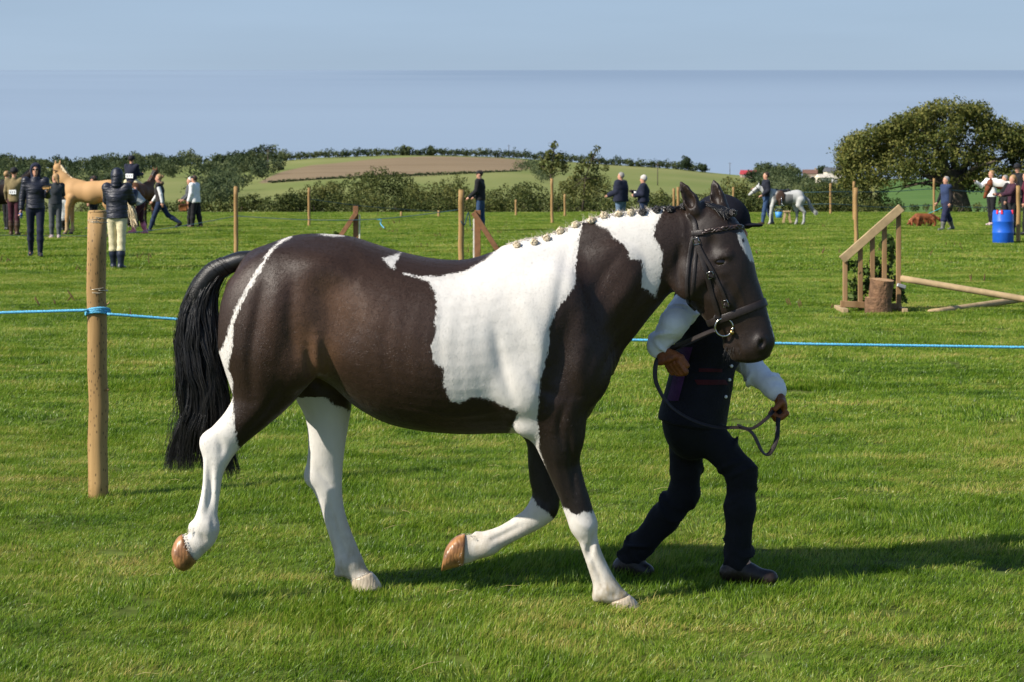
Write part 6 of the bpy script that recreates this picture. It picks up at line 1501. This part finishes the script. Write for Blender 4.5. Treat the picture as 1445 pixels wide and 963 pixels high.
def far_horse(label, px, feet, yaw, sc, m, mane_m, tail_m, mask, neck=((.52, 1.30), (.80, 1.55), (1.03, 1.80)), head=(1.38, 1.48), hyaw=0, legs=((.52, .06), (.60, -.05), (-.62, .05), (-.50, -.08)), tail=((-.80, 1.22), (-.93, 1.0), (-.95, .55)), name='horse', h=.022):
    x, y, s = gnd(px, feet); root = tag(empty(name, (x, y, 0), R(yaw)), label, 'horse'); root.scale = (sc,) * 3
    S = SDF((-1.1, -.5, -.05), (1.75, .5, 2.1), h)
    S.cone((-.52, 0, 1.20), (-.1, 0, 1.13), .275, .29, .05, fwd=(0, 1, 0), sq=.9); S.cone((-.1, 0, 1.13), (.42, 0, 1.16), .29, .265, .08, fwd=(0, 1, 0), sq=.85)
    S.ell((-.62, 0, 1.12), (.22, .25, .30), .08); S.ell((.50, 0, 1.10), (.20, .21, .27), .08); S.ell((.38, 0, 1.38), (.25, .10, .10), .08)
    nk = [V3(a, 0, b) for a, b in neck]; S.cone(nk[0], nk[1], .215, .150, .09, fwd=(0, 1, 0), sq=.7); S.cone(nk[1], nk[2], .150, .105, .06, fwd=(0, 1, 0), sq=.75)
    P = nk[2]; hd = V3(head[0] - neck[2][0], 0, head[1] - neck[2][1]); ca, sa = math.cos(R(hyaw)), math.sin(R(hyaw)); hd = V3(hd[0] * ca, hd[0] * sa, hd[2]); E_ = P + hd
    S.cone(P, P + hd * .45, .105, .095, .04); S.cone(P + hd * .4, E_, .092, .055, .03); S.cone(P + hd * .2 - V3(0, 0, .06), P + hd * .5 - V3(0, 0, .05), .075, .06, .04)
    sd_ = unit(np.cross(hd, (0, 0, 1)))
    for k in (1, -1): b = P + sd_ * .055 * k + V3(0, 0, .06); S.cone(b, b + V3(-.01, 0, .07) + sd_ * .012 * k, .032, .026, .015); S.cone(b + V3(-.01, 0, .07), b + V3(0, 0, .16) + sd_ * .01 * k, .026, .005, .01)
    for i, (lx, dx) in enumerate(legs):
        sy_ = .15 if i % 2 == 0 else -.15; fr = i < 2
        if fr: J_ = [((lx - .06, sy_, 1.0), .13), ((lx + dx * .4, sy_, .78), .085), ((lx + dx, sy_, .47), .055), ((lx + dx * 1.2, sy_, .20), .038), ((lx + dx * 1.2, sy_, .14), .045), ((lx + dx * 1.2 + .05, sy_, .05), .052)]
        else: J_ = [((lx, sy_, 1.05), .19), ((lx + .08, sy_, .84), .125), ((lx - .09 + dx, sy_, .54), .066), ((lx - .07 + dx, sy_, .22), .045), ((lx - .07 + dx, sy_, .15), .050), ((lx - .02 + dx, sy_, .05), .056)]
        S.chain([(np.array(a), b) for a, b in J_], .035)
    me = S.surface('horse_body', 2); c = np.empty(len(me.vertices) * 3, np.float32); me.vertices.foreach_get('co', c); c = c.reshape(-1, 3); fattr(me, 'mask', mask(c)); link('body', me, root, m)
    hoof_m = pm('dark_hoof', (.06, .04, .03), rough=.5)
    for i, (lx, dx) in enumerate(legs):
        sy_ = .15 if i % 2 == 0 else -.15; fx = lx + dx * 1.2 + .05 if i < 2 else lx - .03 + dx
        MB().tube([(fx - .015, sy_, .075), (fx + .012, sy_, -.02)], [.053, .066], n=12).build('hoof', hoof_m, root, True)
    mb = MB()
    for k in range(120):
        t = random.random(); q = (nk[0] * (1 - t * 2) + nk[1] * t * 2 if t < .5 else nk[1] * (2 - t * 2) + nk[2] * (t * 2 - 1)) + V3(-.02, 0, .0); pr = np.interp(t, [0, .5, 1], [.20, .14, .11]); d = unit(V3(-(nk[2] - nk[0])[2], 0, (nk[2] - nk[0])[0]))
        q = q + d * pr * .92; sd2 = random.choice((-1, 1)); mb.tube([q, q + V3(-.01, .04 * sd2, .01), q + V3(-.02, .07 * sd2, -.09 - random.random() * .08)], [.012, .012, .004], n=4, caps=False)
    mb.build('mane', mane_m, root, True); mb = MB()
    for k in range(90):
        o_ = rng.normal(size=(len(tail), 3)) * .035 * np.linspace(.4, 1.3, len(tail))[:, None]; mb.tube(crom([V3(a, 0, b) + o for (a, b), o in zip(tail, o_)], 4), .012, n=4, caps=False)
    mb.build('tail', tail_m, root, True)
    for k in (1, -1): MB().ball(P + hd * .36 + sd_ * .085 * k + V3(0, 0, .02), .018, 8, 6).build('eye', eye_m, root, True)
    return root, P, hd
def halter(root, P, hd, label, m):
    u = unit(hd); v = V3(0, 1, 0) if abs(u[1]) < .5 else V3(1, 0, 0); v = unit(v - u * u.dot(v)); w = np.cross(u, v)
    b = tag(empty('halter', root.location, root.rotation_euler.z), label, 'bridle'); b.scale = root.scale
    for t, r0, nm in ((.62, .082, 'noseband'), (.16, .118, 'browband')): MB().tube([P + hd * t + (v * math.cos(a) + w * math.sin(a) * 1.1) * r0 for a in np.linspace(0, 2 * math.pi, 17)], .012, n=5).build(nm, m, b, True)
    for k in (1, -1): MB().tube([P + hd * .16 + v * .118 * k, P + hd * .62 + v * .084 * k], .011, n=5).build('cheekpiece', m, b, True)
gold = horse_mat('palomino_coat', (.46, .27, .120), (.46, .31, .17)); pale_mane = pm('cream_mane', (.60, .48, .30), rough=.6, var=.25, scale=20)
r_, P_, h_ = far_horse('golden palomino horse with cream mane standing among the left spectators', 127, 332, 172, 1.06, gold, pale_mane, pale_mane, lambda c: (c[:, 2] < .35) * .7, neck=((.52, 1.30), (.72, 1.52), (.90, 1.80)), head=(1.02, 1.46), hyaw=-50, tail=((-.80, 1.22), (-1.0, 1.0), (-1.18, .55), (-1.24, .30)))
halter(r_, P_, h_, 'dark halter on the palomino horse', bootbr)
bay = horse_mat('bay_coat', (.095, .042, .018), (.012, .010, .009)); jet = pm('jet_hair', (.010, .009, .009), rough=.4)
rb, P_, h_ = far_horse('bay horse seen from behind carrying a rider', 200, 321, 75, .98, bay, jet, jet, lambda c: np.where(c[:, 2] < .55, .9, .1))
dark_bay = horse_mat('dark_bay_coat', (.020, .012, .009), (.010, .008, .008))
far_horse('dark brown horse cut by the left edge of the picture', -6, 331, 20, .98, dark_bay, jet, jet, lambda c: c[:, 2] * 0)
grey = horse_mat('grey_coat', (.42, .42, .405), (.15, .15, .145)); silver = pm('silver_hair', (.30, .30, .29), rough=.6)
r_, P_, h_ = far_horse('white grey pony with black saddle led by the man in the dark polo shirt', 1107, 318, 180, .80, grey, jet, silver, lambda c: np.where((c[:, 2] < .60) & (c[:, 0] < 0), .5, np.where((abs(c[:, 0] - .08) < .42) & (c[:, 2] < 1.30) & (c[:, 2] > .7), .62, .15)), neck=((.52, 1.30), (.82, 1.46), (1.08, 1.58)), head=(1.46, 1.27), legs=((.50, .10), (.62, -.12), (-.66, -.06), (-.48, .02)), tail=((-.80, 1.22), (-.98, 1.05), (-1.12, .75), (-1.3, .5)))  # darker barrel: dapple grey, with the shade on its side painted into the coat
halter(r_, P_, h_, 'dark bridle on the white grey pony', bootb)
sd = tag(empty('saddle', (r_.location.x, r_.location.y, 0), R(180)), 'black saddle with brown girth and flap on the white grey pony', 'saddle'); sd.scale = (.80,) * 3
S = SDF((-.4, -.5, .6), (.7, .5, 1.7), .02); S.ell((.08, 0, 1.42), (.30, .20, .075), .03); S.ell((-.16, 0, 1.47), (.08, .15, .06), .04); S.ell((.33, 0, 1.48), (.06, .09, .06), .04); link('seat', S.surface('saddle_seat', 2), sd, bootb)
for k in (1, -1):
    S = SDF((-.2, -.6, .5), (.7, .6, 1.6), .02); S.ell((.20, .262 * k, 1.20), (.20, .045, .25), .02); S.cone((.22, .27 * k, 1.05), (.22, .22 * k, .86), .06, .05, .02); link('flap', S.surface('saddle_flap', 2), sd, pm('brown_flap', (.055, .028, .017), rough=.5))
    MB().tube([(.18, .33 * k, 1.2), (.16, .34 * k, .95), (.12, .34 * k, .85), (.20, .34 * k, .85), (.16, .34 * k, .95)], .012, n=5).build('stirrup', steel, sd, True)
skew = horse_mat('skewbald_coat', (.70, .67, .62), (.16, .045, .016))
r_, P_, h_ = far_horse('chestnut and white skewbald horse with lowered neck behind the blue barrel', 1449, 322, 180, .98, skew, white_hair, white_hair, lambda c: np.where((c[:, 0] > 1.12) | ((c[:, 2] < 1.34 - .0 * c[:, 0]) & (c[:, 0] > .40)), .9, .1), neck=((.52, 1.30), (.86, 1.42), (1.18, 1.46)), head=(1.36, 1.00), hyaw=-25)
halter(r_, P_, h_, 'brown bridle on the skewbald horse', bootbr)
# rider on the bay
x, y, s = gnd(200, 321)
Jr = pose(192, 321, 213, 75, legs=((60, 70), (60, 70)), arms=((20, 8, 70), (20, 8, 70)))
dz = (.0); kk = .97; cx0, cy0 = at(186, 300, y)[0], y - .05
pz = 1.50 - Jr['pel'][2]; mv = V3(cx0 - Jr['pel'][0], cy0 - Jr['pel'][1], pz)
kfac = 1 / (((321 - 213) / s) / 1.70)
for q in list(Jr):
    if q in ('fwd', 'base'): continue
    Jr[q] = V3(cx0, cy0, 1.50) + (Jr[q] - V3(Jr[q][0] * 0 + 0, 0, 0) + mv - V3(cx0, cy0, 1.50)) * kfac
for sd2, sg in (('L', 1), ('R', -1)):
    l_ = V3(-Jr['fwd'][1], Jr['fwd'][0], 0)
    for q, o_ in (('hip', .08), ('kn', .24), ('an', .28), ('to', .28)): Jr[q + sd2] = Jr[q + sd2] + l_ * sg * o_
Jr['base'] = (cx0, cy0, 1.40)
rr_, fr_ = spectator('rider in dark jacket with a number on the back seated on the bay horse', Jr, dict(trousers=cream, top=navy_c, hem=-.06, boots=bootb, tall=True, hat=(hatb, 'helmet'), hair=brownh))
bib(rr_, Jr['chest'] * .5 + Jr['pel'] * .5 - fr_['f'] * .16, -fr_['f'], .26, .14)
# dog on a lead
x, y, s = gnd(1305, 320.5); dog = tag(empty('dog', (x, y, 0), R(186)), 'chestnut brown long-haired dog sniffing the grass on a lead', 'dog')
S = SDF((-.6, -.25, -.05), (.7, .25, .6), .016)
S.cone((-.24, 0, .33), (.20, 0, .32), .105, .12, .04, fwd=(0, 1, 0), sq=.85); S.ell((.22, 0, .30), (.12, .10, .13), .05); S.cone((.28, 0, .34), (.44, 0, .22), .085, .07, .04); S.ell((.47, 0, .18), (.085, .065, .065), .03); S.cone((.50, 0, .15), (.57, 0, .09), .040, .028, .02)
for k in (1, -1): S.cone((.44, .065 * k, .21), (.45, .085 * k, .08), .03, .035, .02)
for lx, sy_, q in ((.24, .07, .03), (.18, -.07, -.05), (-.26, .07, -.04), (-.22, -.07, .05)): S.chain([(V3(lx, sy_, .26), .065), (V3(lx + q * .5 - (.05 if lx < 0 else 0), sy_, .13), .042), (V3(lx + q, sy_, .03), .032), (V3(lx + q + .04, sy_, .025), .026)], .03)
S.chain([(V3(-.33, 0, .34), .04), (V3(-.46, 0, .26), .045), (V3(-.56, 0, .15), .02)], .03)
link('body', S.surface('dog_body', 1), dog, pm('chestnut_fur', (.20, .058, .016), rough=.7, var=.4, scale=14, bump=.8, bscale=60, dist=.02))
mb = MB()
for k in range(260):
    a = rng.uniform(-.34, .42); p = V3(a, rng.choice([-1, 1]) * rng.uniform(.05, .10), rng.uniform(.16, .34)); mb.tube([p, p + V3(-.03, 0, -.05), p + V3(-.04, 0, -.10)], [.012, .010, .003], n=3, caps=False)
tag(mb.build('coat_fringe', pm('chestnut_fringe', (.24, .075, .022), rough=.7, var=.4, scale=20), dog), kind='stuff')
MB().ball((.50, 0, .20), (.03, .03, .06), 8, 6).build('white_blaze', pm('white_fur', (.65, .55, .45), rough=.8), dog, True); MB().ball((.588, 0, .085), .017, 8, 6).build('nose', bootb, dog, True)
dl = [V3(x - .36, y, .33), V3(x - .1, y - .05, .36), at(1312, 301, y), womanJ['wrL'] + V3(-.05, 0, -.05)]
tag(MB().tube(crom(dl, 6), .012, n=5).build('dog_lead', pm('teal_lead', (.02, .35, .42), rough=.6), None, True), 'teal lead between the brown dog and the woman in the navy gilet', 'lead')
# mounting block and bucket by the grey pony
x, y, s = gnd(1110.5, 316); blk = tag(empty('trestle', (x, y, 0)), 'small pale wooden trestle standing under the grey pony', 'trestle')
for k in (1, -1):
    for dy in (-.12, .12): beam(MB(), (k * .13, dy, 0), (k * .05, dy, .40), .06, .05).build('leg', pale_t, blk)
MB().box((0, 0, .42), (.22, .36, .05), None, .006).build('top', pale_t, blk)
x, y, s = gnd(1099, 309); bk = tag(empty('bucket', (x, y, 0)), 'small blue bucket in the grass beside the grey pony forelegs', 'bucket')
MB().tube([(0, 0, 0), (0, 0, .26)], [.10, .14], n=14).build('pail', pm('bucket_blue', (.05, .25, .55), rough=.5), bk, True); MB().tube([(.14 * math.cos(a), 0, .26 + .12 * math.sin(a)) for a in np.linspace(0, math.pi, 9)], .008, n=5).build('handle', steel, bk, True)

# ------------------------------------------------------------------ far farm buildings, poles
def house(label, u, D, w, d, h, roof_h, wall, roof, wins, name='farmhouse', yaw=12, chim=True):
    b = hill_pt(u, D); root = tag(empty(name, b, R(yaw)), label, 'building'); z0 = -1
    MB().box((0, 0, (h + z0) / 2), (w, d, h - z0)).build('wall', wall, root)
    vs = [(-w / 2 - .3, -d / 2 - .3, h - .1), (w / 2 + .3, -d / 2 - .3, h - .1), (w / 2 + .3, d / 2 + .3, h - .1), (-w / 2 - .3, d / 2 + .3, h - .1), (-w / 2 - .3, 0, h + roof_h), (w / 2 + .3, 0, h + roof_h)]
    rf = MB().add(vs, [(0, 1, 5, 4), (2, 3, 4, 5), (0, 4, 3), (1, 2, 5), (0, 3, 2, 1)]).build('roof', roof, root)
    if chim: MB().box((w * .38, 0, h + roof_h), (.8, .8, 1.6)).build('chimney', wall, rf)
    for (x, z, ww, hh) in wins:
        f_ = MB().box((x, -d / 2 - .03, z), (ww + .2, .1, hh + .2)).build('window', pm('frame_white', (.7, .7, .68)), root); MB().box((x, -d / 2 - .1, z), (ww, .06, hh)).build('pane', pm('dark_glass', (.03, .04, .05), rough=.15), f_)
rend = pm('white_render', (.62, .56, .46), rough=.9, var=.1, scale=1); slate = pm('slate_roof', (.10, .105, .12), rough=.7, var=.2, scale=2); stone = pm('stone_wall', (.30, .24, .19), rough=.9, var=.25, scale=2); redt = pm('red_sheet', (.38, .05, .06), rough=.5, var=.15, scale=.5)
house('white farmhouse with slate roof on the skyline left of the big tree', 1177, 900, 8.2, 6, 4.6, 1.9, rend, slate, [(-1.8, 1.3, .9, 1.1), (1.6, 1.3, .9, 1.1)], yaw=8)
house('low cream outbuilding in front of the white farmhouse', 1163, 850, 6.5, 4, 2.4, 1.4, rend, rend, [(0, .9, 1.2, .8)], 'outbuilding', 25, False)
house('stone cottage just left of the white farmhouse', 1143, 930, 6.5, 5, 3.2, 1.8, stone, pm('brown_roof', (.14, .075, .055), rough=.8), [(-1.2, 1.2, .8, 1), (1.3, 1.2, .8, 1)], 'cottage', -10)
house('grey low shed below the white farmhouse beside the big tree', 1186, 760, 7, 4, 1.6, 1.2, stone, pm('grey_sheet', (.42, .42, .42), rough=.6), [(1, .4, 1, .5)], 'shed', 30, False)
house('red barn on the hilltop right of the pony ears', 1056, 940, 7, 5, 1.6, 1.9, stone, redt, [(-2, .9, 1, .8)], 'barn', 5, False)
house('grey stone shed attached right of the red barn', 1074, 930, 4.5, 4, 1.7, 1.2, stone, slate, [(0, .9, .9, .8)], 'shed', 5, False)
for u, D, h, lab in ((718, 985, 6.5, 'telegraph pole on the skyline above the brown field'), (378, 700, 9, 'telegraph pole rising from the wood on the left hill'), (1030, 985, 6, 'telegraph pole on the skyline left of the red barn'), (928, 620, 7, 'telegraph pole on the green hillside below the lone tree')):
    root = tag(empty('telegraph_pole', hill_pt(u, D)), lab, 'pole', 'telegraph poles'); MB().tube([(0, 0, -1), (0, 0, h)], [.16, .11], n=7).build('pole', bark, root, True); MB().box((0, 0, h - .6), (1.6, .12, .12)).build('crossarm', bark, root)
# tall dock stems and dead heads standing in the field
dk_l = pm('dock_seed', (.11, .060, .028), rough=.9, var=.4)
mb = MB()
for _ in range(90):
    D = rng.uniform(24, 80); u = rng.uniform(-60, 1500); b = np.array([(u - CX) * D / FPX, D - D0, 0])
    for k in range(rng.integers(1, 5)):
        hgt = rng.uniform(.06, .16); c = b + [rng.normal() * .12, rng.normal() * .12, 0]; t = c + [rng.normal() * .04, 0, hgt]; mb.tube([c, (c + t) / 2, t], [.004, .012, .006], n=4)
tag(mb.build('dock_stems', dk_l, None), 'scattered brown dock stems standing in the far grass', 'weeds', kind='stuff')
